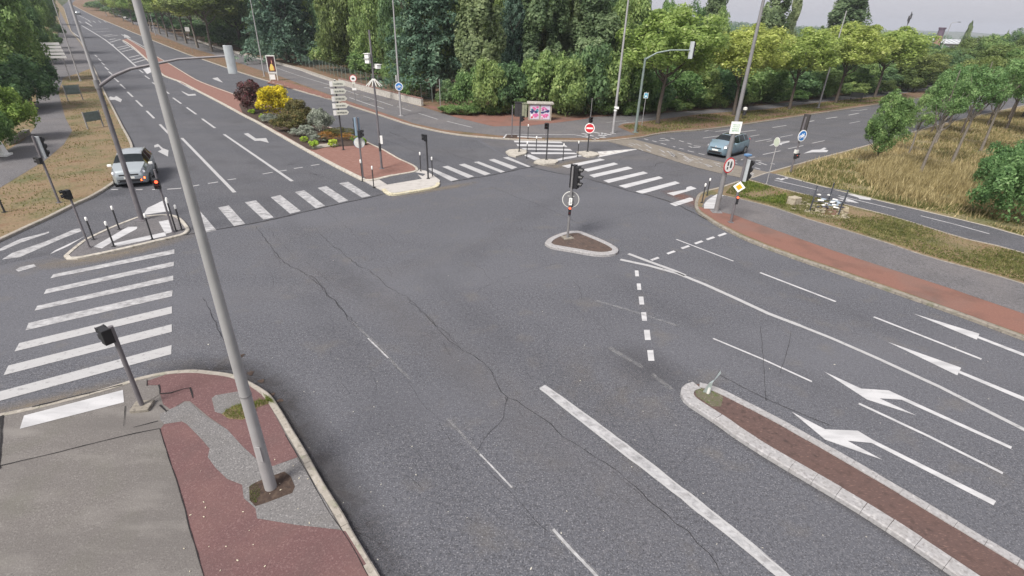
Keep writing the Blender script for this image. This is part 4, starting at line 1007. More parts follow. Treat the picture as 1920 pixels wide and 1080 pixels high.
# ---- left verge signal
base = (111, 380); t, b, h, p = mast('traffic_signal', 'traffic signal seen from behind on the left grass verge', 'traffic signal', base, (72, 254), .055, mat=POLEM)
zc = zat(base, (83, 276)); signal_head(t, (0.0, .12, zc), R(92), n=3, s=.33)
ped_head(t, (0, 0, zat(base, (86, 298)) - .05), R(175), side=1, s=.14, off=.12)
# ---- dark stub at the left frame edge
t, b, h, p = mast('short_post', 'short dark post at the left edge of the grass verge', 'post', (9, 398), (0, 369), .045, mat=POLED)
m = MB(); m.tube([(0, 0, h), (0, 0, h + .04)], [.05, .03], 10); m.build('cap', BLACK, t)
# ---- left island pedestrian signals
base = (168, 464); t, b, h, p = mast('pedestrian_signal', 'slim dark pedestrian signal at the pointed end of the left island', 'signal', base, (128, 358), .04, mat=POLEM, z=.07)
ped_head(t, (0, 0, h - .14), R(250), side=0, off=.12, s=.17)
base = (325, 436); t, b, h, p = mast('pedestrian_signal', 'pedestrian signal showing red in front of the silver car', 'signal', base, (284, 318), .045, mat=POLEM, z=.07)
ped_head(t, (0, 0, zat(base, (290, 345), .07)), R(-60), lit=True, side=-1, off=.06, s=.2)
# ---- white capped bollards
def make_bollard():
    t = thing('bollard', 'bollard', 'bollard')
    m = MB(); m.tube([(0, 0, -.1), (0, 0, .95), (0, 0, 1.0)], [.035, .035, .03], 10); m.build('post', POLED, t, smooth=True)
    m = MB(); m.tube([(0, 0, .98), (0, 0, 1.0), (0, 0, 1.14), (0, 0, 1.17)], [.034, .05, .05, .03], 12); m.build('white_cap', WHITE, t, smooth=True)
    m = MB(); m.box((0, 0, .01), (.15, .15, .02)); m.build('foot_plate', POLED, t)
    return t
boll = make_bollard(); used = [False]
for base, cap, z, lab in (
    ((176, 449), (160, 409), .07, 'white-capped bollard left of the slim signal on the left island'),
    ((224, 430), (209, 388), .07, 'white-capped bollard on the far kerb of the left island'),
    ((214, 462), (197, 417), .07, 'white-capped bollard on the near kerb of the left island beside the paint wedge'),
    ((286, 449), (272, 402), .07, 'white-capped bollard nearest the foot of the arm mast'),
    ((330, 433), (314, 372), .07, 'taller-looking white-capped bollard beside the red pedestrian signal'),
    ((341, 431), (326, 386), .07, 'rightmost white-capped bollard of the left island'),
    ((680, 340), (676, 301), .02, 'bollard at the left corner of the pale refuge'),
    ((701, 351), (699, 313), .06, 'bollard on the front left of the pale refuge'),
    ((789, 321), (787, 287), .06, 'bollard behind the dark signal post of the refuge'),
    ((811, 332), (809, 296), .02, 'bollard just right of the dark signal post of the refuge'),
    ((989.7, 260), (990.7, 235), .12, 'bollard on the far pavement left of the slim grey pole'),
    ((1005, 285), (1006.7, 257), .0, 'bollard between the white stripes of the small crossing island'),
    ((987.6, 297), (989, 267.5), .0, 'bollard at the left front of the small crossing island'),
    ((1055.4, 300.5), (1057, 271), .02, 'bollard at the right front of the small crossing island'),
    ((1083, 294), (1085, 266), .02, 'bollard just left of the no-entry sign'),
    ((1316, 380), (1324, 346), .12, 'bollard at the kerb corner nearest the crossing on the right'),
    ((1325.5, 366), (1332, 336), .12, 'bollard beside the foot of the right lamp column')):
    o = boll if not used[0] else copy_tree(boll)
    used[0] = True
    o.location = P(base[0], base[1], z)
    hh = HT(base, cap[0], cap[1] - 2, z)
    o.scale = (1, 1, hh / 1.17)
    tag(o, lab, 'bollard', 'white-capped bollards guarding the crossings')
# ---- median: signal seen from behind, direction sign, camera pole, refuge signal
base = (681, 334); t, b, h, p = mast('traffic_signal', 'traffic signal with a blue-grey back and a round white disc on the planted median', 'traffic signal', base, (670, 219), .055, mat=POLEM, z=.1)
zc = zat(base, (666, 238), .1); signal_head(t, (-.05, .12, zc), R(128), n=3, s=.33, back=plain('shell_blue', (.22, .30, .38), .4, .2))
ped_head(t, (0, 0, zat(base, (675, 251), .1)), R(0), side=0, s=.2, off=.3)
round_sign(t, zat(base, (676, 268), .1), R(105) , .34, BLUE, off=.08, back=WHITED)
base = (644, 281); t, b, h, p = mast('direction_sign', 'stack of five cream direction arrows on a black post in the planted median', 'direction sign', base, (628, 150), .055, mat=POLED, z=.11)
m = MB(); m.tube([(0, 0, zat(base, (640, 218), .11)), (0, 0, h + .05)], .05, 10); m.build('sleeve', WHITE, t)
fa = to_cam(b) + R(14)
f = yawv(fa); r = Vector((-f.y, f.x, 0))
for k, (x0, x1, y) in enumerate(((621, 650, 157), (623, 652, 171), (625, 653, 185), (627, 654, 198), (628, 656, 211))):
    z = zat(base, ((636), y), .11); w = .96; hh = .36
    ang = fa + R((k % 3 - 1) * 4)
    f = yawv(ang); r = Vector((-f.y, f.x, 0))
    pts = [(-.42, -hh / 2), (w * .62, -hh / 2), (w * .78, 0), (w * .62, hh / 2), (-.42, hh / 2)]
    m = MB(); m.plate(Vector((0, 0, z)) + f * .06, f, pts, .04); o = m.build('arrow_panel', CREAM, t, bevel=.006)
    m = MB(); m.plate(Vector((0, 0, z)) + f * .102, f, [(-.42, -hh / 2), (-.22, -hh / 2), (-.22, hh / 2), (-.42, hh / 2)], .003); m.build('panel_end', WHITE, o)
    scribble(o, Vector((0, 0, z)) + f * .095 + r * .20, ang, .66, .20, 1, INKL, seed=k + 3)
base = (716, 316); t, b, h, p = mast('camera_pole', 'dark pole carrying white cameras and a spiked collar beside the direction sign', 'pole', base, (694, 56), .075, .06, POLEM, z=.11)
base_z = lambda px: zat(base, px, .11)
ca = to_cam(b); f = yawv(ca); r = Vector((-f.y, f.x, 0))
cb = MB(); Q = Matrix((f, r, UP)).transposed()
for px, sd, l in (((690, 105), -1, .32), ((692, 115), -1, .34), ((709, 125), 1, .36)):
    z = base_z((699, px[1])); c0 = r * sd * (.22 if sd < 0 else .30)
    cc = MB(); Q2 = Matrix.Rotation(R(22) * sd, 3, 'Z') @ Q
    cc.box(c0 + UP * z, (.50, .26, .22), M=Q2); cc.box(c0 * 1.1 + UP * (z + .14), (.60, .34, .02), M=Q2)
    o = cc.build('camera_housing', WHITE, t, bevel=.02)
    cc = MB(); cc.tube([UP * (z - .05), c0 + UP * (z - .08)], .025, 8); cc.build('camera_bracket', WHITED, o)
    cc = MB(); cc.disc(c0 + UP * z + (Q2 @ Vector((.212, 0, 0))), Q2 @ Vector((1, 0, 0)), .06, .01); cc.build('camera_lens', BLACK, o)
z = base_z((703, 148)); sp = MB()
for k in range(12):
    a = 2 * PI * k / 12; sp.tube([yawv(a) * .07 + UP * z, yawv(a) * .52 + UP * (z - .42)], [.028, .022], 5)
sp.build('spiked_collar', WHITED, t)
z = base_z((715, 262)); m = MB(); m.box(Vector((0, 0, z)) + f * .03 + r * .1, (.03, .24, .55), ca); m.build('paper_notice', WHITE, t)
m = MB(); m.tube([(0, 0, 1.2), (0, 0, 1.75)], .085, 12); m.build('dark_band', POLED, t)
base = (803, 335); t, b, h, p = mast('pedestrian_signal', 'black pedestrian signal post at the right end of the pale refuge', 'signal', base, (797, 253), .055, mat=POLED, z=.06)
ped_head(t, (0, 0, h - .18), R(200), side=0, off=.18, s=.18)
# ---- north crossing
base = (959.5, 256); t, b, h, p = mast('grey_post', 'plain grey post standing in the dark square of the north pavement', 'post', base, (961, 197), .05, mat=POLEM)
base = (973.5, 284); t, b, h, p = mast('pedestrian_signal', 'black pedestrian signal on the left kerb block of the north crossing', 'signal', base, (975.5, 213), .05, mat=POLED)
ped_head(t, (0, 0, zat(base, (977, 223))), R(-30), side=1, off=.12, s=.18)
base = (1024.4, 299); t, b, h, p = mast('pedestrian_signal', 'tall black pedestrian signal at the front kerb block of the north crossing', 'signal', base, (1028.6, 231), .05, mat=POLED)
ped_head(t, (0, 0, zat(base, (1026, 236))), R(-95), side=-1, off=.16, s=.19)
base = (1023, 262); t, b, h, p = mast('slim_post', 'thin grey post on the far side of the north crossing', 'post', base, (1024, 239), .035, mat=POLEM)
base = (1101.5, 284); t, b, h, p = mast('no_entry_sign', 'round red no-entry sign on a black post', 'sign', base, (1106, 222), .055, mat=POLED)
ca = to_cam(b); z = zat(base, (1105.5, 240)); o = round_sign(t, z, ca, .40, RED, rim=WHITE, off=.1)
f = yawv(ca); m = MB(); m.box(Vector((0, 0, z)) + f * .118, (.006, .52, .12), ca); m.build('white_bar', WHITE, o)
ped_head(t, (0, 0, h - .1), R(-75), side=0, off=.1, s=.19)
base = (1106, 233); t, b, h, p = mast('slim_post', 'slim pale grey post behind the no-entry sign', 'post', base, (1111, 184), .035, mat=POLEG)
base = (1149, 250); t, b, h, p = mast('lamp_column', 'whitish lamp column beside the broken white road blocks', 'lamp column', base, (1177.5, 0), .13, .075, POLEL)
for px in (201, 207): 
    z = zat(base, (1155, px)); m = MB(); m.tube([(0, 0, z - .06), (0, 0, z + .06)], .155, 14); m.build('white_band', WHITE, t)
m = MB(); m.box((.12, -.14, zat(base, (1156, 202))), (.28, .06, .2)); m.build('small_box', WHITE, t)
# ---- mast with arm, right
base = (1191, 248); bb = frame(base); t = thing('signal_mast', 'grey-green signal mast with a bent arm in front of the yellow-green street tree', 'signal mast', bb)
h = zat(base, (1210, 108)); MG = plain('mast_green_grey', (.17, .21, .20), .5, .2, var=.1)
post(t, h, .14, .10, MG)
zb = bb.z
dm = depth_of(bb + UP * h); pts = [at_depth(px, dm - dd_) - bb for px, dd_ in (((1211, 106), 0), ((1232, 99), .3), ((1258, 94), .7), ((1294, 94), 1.2))]
pts[0] = Vector((0, 0, h - .15))
m = MB(); m.tube([Vector((0, 0, h - .3))] + pts[0:1] + pts[1:], [.10, .09, .075, .065, .055], 12); m.build('arm', MG, t, smooth=True)
signal_head(t, pts[-1] + Vector((.1, 0, 0)), R(35), n=3, s=.44, name='arm_signal_head')
# ---- small blue square sign
base = (1203, 238); t, b, h, p = mast('blue_sign', 'small square blue pedestrian-crossing sign on a thin pole', 'sign', base, (1211, 172), .03, mat=POLEL)
ca = to_cam(b); z = zat(base, (1210, 179)); f = yawv(ca)
m = MB(); m.box(Vector((0, 0, z)) + f * .05, (.02, .42, .52), ca); o = m.build('sign_plate', WHITE, t)
m = MB(); m.box(Vector((0, 0, z)) + f * .064, (.006, .34, .44), ca); m.build('sign_face', BLUEG, o)
m = MB(); m.plate(Vector((0, 0, z)) + f * .069, f, [(-.1, -.14), (.1, -.14), (0, .12)], .003); m.build('symbol', WHITE, o)
# ---- poster kiosk
pb = P(1012, 226, .12); ca = to_cam(pb) + R(4); t = thing('poster_kiosk', 'low concrete kiosk with two pink and blue posters against the hedge', 'kiosk', pb, ca)
wk = (P(1035, 225, .12) - P(990, 223, .12)).length
hk = HT((1012, 226), 1014, 193, .12)
m = MB(); m.box((-.55, 0, hk * .47), (1.1, wk * .94, hk * .94)); m.build('body', CONC, t, bevel=.02)
m = MB(); m.box((-.5, 0, hk * .97), (1.4, wk * 1.08, .14)); m.build('roof_slab', WALLM, t, bevel=.02)
PK = plain('poster_pink', (.55, .12, .30), .6); PB = plain('poster_navy', (.03, .04, .12), .6); PT = plain('poster_teal', (.08, .30, .34), .6); PL = plain('poster_lilac', (.50, .46, .56), .6)
for k, y in enumerate((-wk * .225, wk * .215)):
    m = MB(); m.box((.012, y, hk * .48), (.012, wk * .37, hk * .8)); o = m.build('poster', PL, t)
    q = random.Random(k)
    for mt, nn, zz, s in ((PK, 7, .68, .14), (PB, 8, .50, .20), (PK, 9, .28, .16), (WHITE, 6, .30, .10), (RED, 5, .22, .10), (PT if k == 0 else PB, 4, .60, .16)):
        e = MB()
        for _ in range(nn):
            e.disc((.02 + .001 * _, y + q.uniform(-.13, .13) * wk, hk * (zz + q.uniform(-.08, .08))), (1, 0, 0), s * q.uniform(.4, 1.1), .002, 9, ry=s * q.uniform(.3, .9))
        e.build('poster_print', mt, o)
# ---- cabinets beside the kiosk
for (px, py, w, hh, mt, lab) in ((972, 219, .9, 1.5, POLED, 'dark electrical cabinet left of the poster kiosk'), (983, 220, .55, 1.45, plain('cabinet_olive', (.22, .24, .17), .6, var=.15), 'pale olive cabinet close to the left side of the poster kiosk')):
    b = P(px, py, .12); t = thing('electrical_cabinet', lab, 'cabinet', b, to_cam(b))
    m = MB(); m.box((-.25, 0, hh / 2), (.5, w, hh)); m.build('body', mt, t, bevel=.015)
    m = MB(); m.box((-.23, 0, hh + .03), (.6, w + .08, .06)); m.build('lid', mt, t)
    m = MB(); m.box((.012, 0, hh / 2), (.012, .015, hh * .9)); m.box((.02, .06, hh * .55), (.02, .03, .12)); m.build('door_seam', BLACK, t)
# ---- central island signal
base = (1064, 446); t, b, h, p = mast('traffic_signal', 'three-lamp traffic signal with a round sign on the central triangular island', 'traffic signal', base, (1076, 312), .06, mat=POLEG, z=.11)
zt = zat(base, (1075, 332), .11)
hd = signal_head(t, (.10, .02, zt), R(-28), n=3, s=.33, back=BLACK)
signal_head(t, (-.02, .16, zt), R(20), n=3, s=.33, back=BLACK)
ca = to_cam(b); f = yawv(ca)
z = zat(base, (1069, 375), .11); o = round_sign(t, z, ca, .40, plain('sign_grey_face', (.15, .15, .16), .6), rim=WHITED, off=-.09)
m = MB(); m.disc(Vector((0, 0, z)) + f * (-.09 + .016), f, .365, .004, 32); m.build('inner_face', plain('sign_grey_face', (.15, .15, .16), .6), o)
m = MB()
for dz, w in ((.17, .32), (-.17, .26)):
    m.box(Vector((0, 0, z + dz)) + f * (-.06), (.01, w, .02), ca)
m.build('bracket_bars', WHITED, o)
z2 = zat(base, (1070, 377), .11); m = MB(); m.box(Vector((0, 0, z2)) + f * .075, (.012, .15, .34), ca); o2 = m.build('paper_notice', WHITE, t); scribble(o2, Vector((0, 0, z2)) + f * .07, ca, .08, .26, 4, INKL, out=.014)
ped = MB(); z3_ = zat(base, (1069, 394), .11); Q = Matrix((f, Vector((-f.y, f.x, 0)), UP)).transposed()
ped.box(Vector((0, 0, z3_)) + f * .09, (.10, .13, .42), M=Q); o = ped.build('repeater', BLACK, t, bevel=.01)
m = MB(); m.disc(Vector((0, 0, z3_ + .14)) + f * .145, f, .05, .01); m.build('lamp', REDON, o)
m = MB(); m.disc(Vector((0, 0, z3_ - .1)) + f * .145, f, .045, .01); m.build('lamp', LENS, o)
m = MB(); m.box((0, 0, .02), (.5, .45, .04), .4); m.build('footing', CONC_D, t)
# ---- right lamp column with signs
base = (1342.5, 397); t, b, h, p = mast('lamp_column', 'tall grey lamp column with two signs at the right pavement corner', 'lamp column', base, (1430, 0), .14, .07, POLEG, maxh=30)
ca = to_cam(b) + R(52); z = zat(base, (1366, 309))
RR = plain('sign_white', (.78, .78, .76), .5)
o = round_sign(t, z, ca, .42, RR, rim=RED, off=.18); f = yawv(ca); r = Vector((-f.y, f.x, 0))
m = MB()
for dy, dz, w, hh in ((-.12, .10, .12, .22), (.12, -.02, .14, .26), (-.12, -.14, .10, .14), (.12, .16, .10, .08)): m.box(Vector((0, 0, z)) + f * .2 + r * dy + UP * dz, (.006, w, hh), ca)
m.build('vehicle_symbols', INK, o)
z = zat(base, (1380, 239)); m = MB(); m.box(Vector((0, 0, z)) + yawv(ca - R(30)) * .12, (.03, .56, .62), ca - R(30)); o = m.build('notice_board', WHITE, t); scribble(o, Vector((0, 0, z)) + yawv(ca - R(30)) * .128, ca - R(30), .36, .4, 4, plain('lettering_green', (.25, .45, .30), .6), seed=8)
# ---- diamond sign signal
base = (1370, 417); t, b, h, p = mast('traffic_signal', 'traffic signal with a yellow and white diamond priority sign', 'traffic signal', base, (1402, 290), .065, mat=POLEM)
ca = to_cam(b); f = yawv(ca); z = zat(base, (1388, 350))
a = .30; m = MB(); m.plate(Vector((0, 0, z)) + f * .09, f, [(0, -a), (a, 0), (0, a), (-a, 0)], .02); o = m.build('diamond_sign', WHITE, t, bevel=.01)
a = .17; m = MB(); m.plate(Vector((0, 0, z)) + f * .112, f, [(0, -a), (a, 0), (0, a), (-a, 0)], .004); m.build('sign_face', ORANGE, o)
zc = zat(base, (1397, 320)); signal_head(t, (.13, .05, zc), R(20), n=3, s=.34)
m = MB(); m.box((0.05, 0, h - .02), (.30, .26, .10), .4); m.build('blue_cap', plain('cap_blue', (.10, .20, .36), .4), t, bevel=.02)
z = zat(base, (1384, 372)); m = MB(); m.box(Vector((.07, 0, z - .08)) + f * .08, (.10, .13, .44), ca); o = m.build('repeater', BLACK, t, bevel=.01)
m = MB(); m.disc(Vector((.07, 0, z + .07)) + f * .135, f, .05, .01); m.build('lamp', REDON, o)
# ---- round sign seen almost edge on
base = (1437, 345); t, b, h, p = mast('round_sign', 'pale round sign on a thin post at the start of the cycle path', 'sign', base, (1456, 258), .03, mat=POLEL)
z = zat(base, (1455, 266)); ca = to_cam(b) - R(52)
round_sign(t, z, ca, .30, plain('sign_faded', (.50, .55, .44), .6), rim=WHITED, off=.05, back=WHITED)
# ---- blue bicycle sign + signal
base = (1482, 323); t, b, h, p = mast('traffic_signal', 'traffic signal with a blue bicycle sign at the field corner', 'traffic signal', base, (1509, 219), .06, mat=POLEM)
z = zat(base, (1502, 254)); ca = to_cam(b) + R(50); o = round_sign(t, z, ca, .40, BLUE, rim=WHITE, off=.12); bicycle_symbol(o, Vector((0, 0, z)) + yawv(ca) * .125, ca, .5)
signal_head(t, (.1, .1, zat(base, (1507, 232))), R(48), n=3, s=.40, back=plain('shell_brown', (.055, .05, .05), .5, .2))
ped_head(t, (0, 0, zat(base, (1490, 292))), R(-50), lit=True, side=0, off=.15, s=.17)
m = MB(); m.box((0, 0, zat(base, (1491, 284))), (.2, .22, .26), .4); m.build('small_box', WHITED, t)
# ---- litter bin on a post across the side road
base = (1391, 222); t, b, h, p = mast('litter_bin', 'dark litter bin with a pale hood on the far grass verge', 'litter bin', base, (1395, 203), .03, mat=POLED)
m = MB(); m.tube([(.15, 0, .35), (.15, 0, .95)], [.17, .21], 14); m.build('bucket', POLED, t, smooth=True)
m = MB(); m.tube([(.15, 0, .98), (.15, 0, 1.22), (.15, 0, 1.3)], [.24, .23, .1], 14); m.build('hood', WHITED, t, smooth=True)
# ---- two-legged panel on the far verge
b = P(1603, 191, .12); ca = to_cam(b); t = thing('panel_sign', 'small dark blank panel on two legs under the far street trees', 'sign', b, ca)
m = MB(); m.box((0, 0, 1.0), (.04, 1.7, .75)); m.build('panel', plain('panel_dark', (.06, .065, .06), .6), t)
for s in (-1, 1): m = MB(); m.tube([(0, s * .7, -.1), (0, s * .7, 1.4)], .04, 8); m.build('leg', POLED, t)
# ---- other lamp columns
def lamp_col(base, top, lab, r0=.12, r1=.06, mat=POLEL, headpx=None, z=.12):
    t, b, h, p = mast('lamp_column', lab, 'lamp column', base, top, r0, r1, mat, z=z)
    if headpx:
        e = at_height(headpx, b.z + h + .55) - b
        if e.length > h + 4: e = Vector((1.2, -.5, h + .5))
        m = MB(); m.tube([(0, 0, h - .05), Vector((0, 0, h + .3)).lerp(e, .15), e], [.05, .045, .04], 8); m.build('arm', mat, t)
        d = Vector((e.x, e.y, 0)).normalized(); m = MB(); m.box(e + d * .3, (.7, .26, .14), math.atan2(d.y, d.x)); m.build('lamp_head', POLED, t, bevel=.04)
    return t
t = lamp_col((752, 217), (736, 0), 'slim lamp column with a round blue bicycle sign beside the north cycleway', r0=.12)
base = (752, 217); z = zat(base, (750, 162)); b = Vector(t.location); ca = to_cam(b); o = round_sign(t, z, ca, .42, BLUE, rim=WHITE, off=.15); bicycle_symbol(o, Vector((0, 0, z)) + yawv(ca) * .17, ca, .5)
f = yawv(ca); r = Vector((-f.y, f.x, 0)); m = MB(); m.box(Vector((0, 0, zat(base, (743, 147)))) - r * .22, (.03, .20, .62), ca + .9); m.build('side_plate', WHITE, t)
lamp_col((496, 143), (470, 0), 'thin grey lamp column just left of the advertising panel')
lamp_col((151, 152), (100, 0), 'thin lamp column on the left verge in front of the striped panels', r0=.1)
lamp_col((1534, 202), (1587, 20), 'white lamp column between two street trees on the far right verge')
lamp_col((1746, 142), (1775, 45), 'lamp column with a hooked head above the right-hand trees', headpx=(1793, 38))
lamp_col((200, 30), (193, 0), 'distant pale lamp column beside the upper avenue', r0=.14)
lamp_col((292, 66), (280, 24), 'distant slim lamp column among the left street trees', r0=.14)
t, b, h, p = mast('antenna_mast', 'distant mast carrying a dark cluster against the sky', 'mast', (1676, 120), (1692, 30), .22, .14, POLEG)
for k in range(3):
    m = MB(); m.tube([(.3 * math.cos(k * 2.1), .3 * math.sin(k * 2.1), h - 1 - k * .7), (.3 * math.cos(k * 2.1), .3 * math.sin(k * 2.1), h + .8 - k * .7)], .28, 8); m.build('antenna', POLED, t)
m = MB(); m.tube([(0, 0, h - 1), (0, 0, h + 1.4)], .12, 8); m.build('spike', POLED, t)
# ---- advertising panel
b = P(514, 151, .12); ca = to_cam(b) - R(6); t = thing('advertising_panel', 'lit-up looking advertising panel showing a figure in yellow on a dark ground', 'advertising panel', b, ca)
hp = HT((514, 151), 510, 103, .12); wp = 1.35
m = MB(); m.box((-.06, 0, hp * .63), (.18, wp, hp * .72)); m.build('frame', WHITED, t, bevel=.03)
m = MB(); m.box((.035, 0, hp * .65), (.012, wp * .8, hp * .59)); o = m.build('poster', plain('poster_dark', (.05, .015, .02), .3), t)
for kk, (mt, pts) in enumerate(((plain('poster_orange', (.42, .13, .05), .5), [(-.36, .40), (.36, .38), (.30, .52), (-.30, .58)]), (plain('poster_yellow', (.72, .55, .14), .5), [(-.20, .40), (.22, .40), (.26, .50), (.12, .64), (-.02, .66), (-.16, .62), (-.22, .52)]), (plain('poster_hair', (.10, .03, .03), .5), [(-.16, .66), (-.04, .66), (.02, .76), (-.02, .86), (-.12, .87), (-.20, .79)]), (plain('poster_skin', (.55, .26, .19), .5), [(-.12, .67), (-.05, .66), (-.02, .72), (-.04, .79), (-.10, .80), (-.14, .74)]))):
    m = MB(); m.plate((.043 + .003 * kk, 0, 0), (1, 0, 0), [(-a_ * wp * .9, b_ * hp) for a_, b_ in pts][::-1], .002); m.build('poster_print', mt, o)
m = MB(); m.box((-.02, -.12, hp * .14), (.12, wp * .55, hp * .2)); m.build('lower_box', WHITE, t)
for s in (-1, 1): m = MB(); m.box((-.06, s * wp * .42, hp * .14), (.12, .12, hp * .3)); m.build('leg', WHITED, t)
# ---- small red-ringed sign
base = (667, 193); t, b, h, p = mast('round_sign', 'round red-ringed traffic sign with two small plates below the fence wall', 'sign', base, (661, 140), .035, mat=POLEG)
ca = to_cam(b); z = zat(base, (662, 147)); o = round_sign(t, z, ca, .42, WHITE, rim=RED, off=.06); m = MB(); m.box(Vector((0, 0, z - .02)) + yawv(ca) * .085, (.008, .30, .18), ca); m.build('symbol', INK, o)
for py, w in ((155, .38), (167, .5)): m = MB(); m.box(Vector((0, 0, zat(base, (664, py)))) + yawv(ca) * .06, (.02, w, .26), ca); m.build('small_plate', CREAM if py == 155 else WHITE, t)
t, b, h, p = mast('slim_post', 'whitish bare post in front of the north hedge', 'post', (826, 208), (823, 148), .04, mat=POLEL)
base = (362, 101); t, b, h, p = mast('small_sign', 'small white square sign under the left street trees', 'sign', base, (348, 52), .04, mat=POLEG); ca = to_cam(b)
m = MB(); m.box(Vector((0, 0, h - .3)) + yawv(ca) * .06, (.03, .9, .9), ca); m.build('sign_plate', WHITED, t)
# ---- striped direction panels, left verge
b = P(122, 152, .12); ca = to_cam(b); t = thing('direction_sign', 'bright stack of five white direction panels at the edge of the left trees', 'direction sign', b, ca)
hs_ = HT((122, 152), 122, 79, .12); wd = (P(147, 110, .12) - P(104, 110, .12)).length * .62
for s in (-1, 1): m = MB(); m.tube([(-.08, s * wd * .3, -.1), (-.08, s * wd * .3, hs_)], .06, 10); m.build('post', POLEG, t)
hb = HT((122, 152), 122, 110, .12)
for k in range(5):
    z = hb + (hs_ - hb) * (k + .5) / 5; sh = -.07 * k
    m = MB(); m.box((0, sh, z), (.06, wd, (hs_ - hb) / 5 * .74)); o = m.build('panel', WHITE, t, bevel=.01)
# ---- grey sign backs with legs
for (l1, l2, tp, lab) in (((165, 242), (194, 237), (170, 208), 'grey sheet sign on two pale legs on the left verge'), ((128, 190), (156, 188), (140, 158), 'second grey sheet sign, smaller and farther up the left verge')):
    b1_ = P(l1[0], l1[1], .12); b2_ = P(l2[0], l2[1], .12); mid = (b1_ + b2_) / 2; dv = b2_ - b1_; a_ = math.atan2(dv.y, dv.x); w = dv.length
    t = thing('sheet_sign', lab, 'sign', mid, a_); hh = HT(((l1[0] + l2[0]) / 2, (l1[1] + l2[1]) / 2), tp[0], tp[1], .12)
    for s in (-1, 1): m = MB(); m.box((s * w * .5, 0, hh / 2 - .05), (.09, .06, hh + .1)); m.build('leg', POLEL if s < 0 else POLEG, t)
    m = MB(); m.box((0, .04, hh * .68), (w * 1.04, .03, hh * .55)); m.build('panel', GREYSIGN, t)
    m = MB(); m.box((0, -.0, hh * .82), (w, .05, .05)); m.box((0, 0, hh * .52), (w, .05, .05)); m.build('rail', GREYSIGN, t)
# ---- pale gate pillar at the left frame edge and low wall by the bushes
b = P(3, 292, .12); t = thing('gate_pillar', 'white sloping foot of a pillar at the left edge of the footpath', 'pillar', b, .3)
m = MB(); m.add([(-.35, -.3, 0), (.35, -.3, 0), (.35, .3, 0), (-.35, .3, 0), (-.16, -.14, 1.5), (.16, -.14, 1.5), (.16, .14, 1.5), (-.16, .14, 1.5)], [(0, 1, 5, 4), (1, 2, 6, 5), (2, 3, 7, 6), (3, 0, 4, 7), (4, 5, 6, 7)]); m.build('shaft', WHITE, t, bevel=.02)
m = MB(); m.box((0, 0, .06), (1.0, .8, .14)); m.build('plinth', WHITE, t, bevel=.02)
def wall(name, px, h, th, mat, cope, lab, z=.12, cat='wall'):
    ln = [P(x, y, z) for x, y in px]
    t = thing(name, lab, cat, ln[0]); o0 = ln[0]
    for nm, z0, z1_, tt, mt in (('wall_body', -.2, h, th, mat), ('coping', h, h + .07, th + .08, cope)):
        m = MB(); l = offset_line(ln, tt / 2); r_ = offset_line(ln, -tt / 2); vs = []
        for i in range(len(ln)):
            for q, zz in ((l[i], z0), (l[i], z1_), (r_[i], z1_), (r_[i], z0)): vs.append(Vector((q.x, q.y, ln[i].z + zz)) - o0)
        fs = []
        for i in range(len(ln) - 1):
            for k in range(4): fs.append((i * 4 + k, i * 4 + (k + 1) % 4, (i + 1) * 4 + (k + 1) % 4, (i + 1) * 4 + k))
        fs += [(0, 1, 2, 3), tuple((len(ln) - 1) * 4 + k for k in (3, 2, 1, 0))]
        m.add(vs, fs); m.build(nm, mt, t)
    return t
wall('low_wall', [(18, 272), (36, 262), (54, 252)], .35, .3, CONC_D, CONC, 'low concrete wall below the light green bush at left')
wall('low_wall', [(350, 70), (400, 88), (480, 109), (567, 133), (635, 157)], .35, .3, WALLM, CONC, 'long low pale wall beside the cycleway, up to the red-ringed sign')
wall('garden_wall', [(637, 158), (690, 173), (740, 186), (792, 199)], .85, .3, WALLM, WALLT, 'stained rendered wall with a reddish coping below the wire fence')
# wire fence
ln = [P(x, y, .12) for x, y in ((460, 96), (520, 113), (580, 130), (640, 152), (700, 171), (760, 186), (800, 193))]
t = thing('fence', 'dark green wire fence in front of the north woodland', 'fence', ln[0])
sm = []
for a_, b_ in zip(ln, ln[1:]):
    n = max(1, int((b_ - a_).length / 2.2)); sm += [a_.lerp(b_, k / n) for k in range(n)]
sm.append(ln[-1])
FG = plain('fence_green', (.04, .07, .06), .6); FM = MB()
off = Vector((.6, .9, 0))
for i, p_ in enumerate(sm):
    q = p_ + off - ln[0]
    if i % 1 == 0:
        m = MB(); m.tube([q, q + UP * 2.1], .045, 6); m.build('fence_post', plain('fence_post', (.16, .19, .17), .6), t)
    if i:
        p0 = sm[i - 1] + off - ln[0]
        for z in np.linspace(.25, 2.0, 8): FM.tube([p0 + UP * z, q + UP * z], .012, 4, cap=False)
        for k in range(14):
            c = p0.lerp(q, k / 14); FM.tube([c + UP * .25, c + UP * 2.0], .008, 3, cap=False)
FM.build('wire_mesh', FG, t)
b = P(766, 186, .12) + Vector((.4, .6, 0)); t = thing('notice', 'small white notice fixed on the wire fence', 'notice', b); z = HT((766, 186), 766, 165, .12)
ca = to_cam(b); m = MB(); m.box((0, 0, z), (.02, .5, .8), ca); o = m.build('notice_board', WHITE, t); scribble(o, Vector((0, 0, z)), ca, .3, .5, 3, INKL, out=.014)
m = MB(); m.tube([(0, 0, .0), (0, 0, z)], .03, 6); m.build('post', POLEG, t)
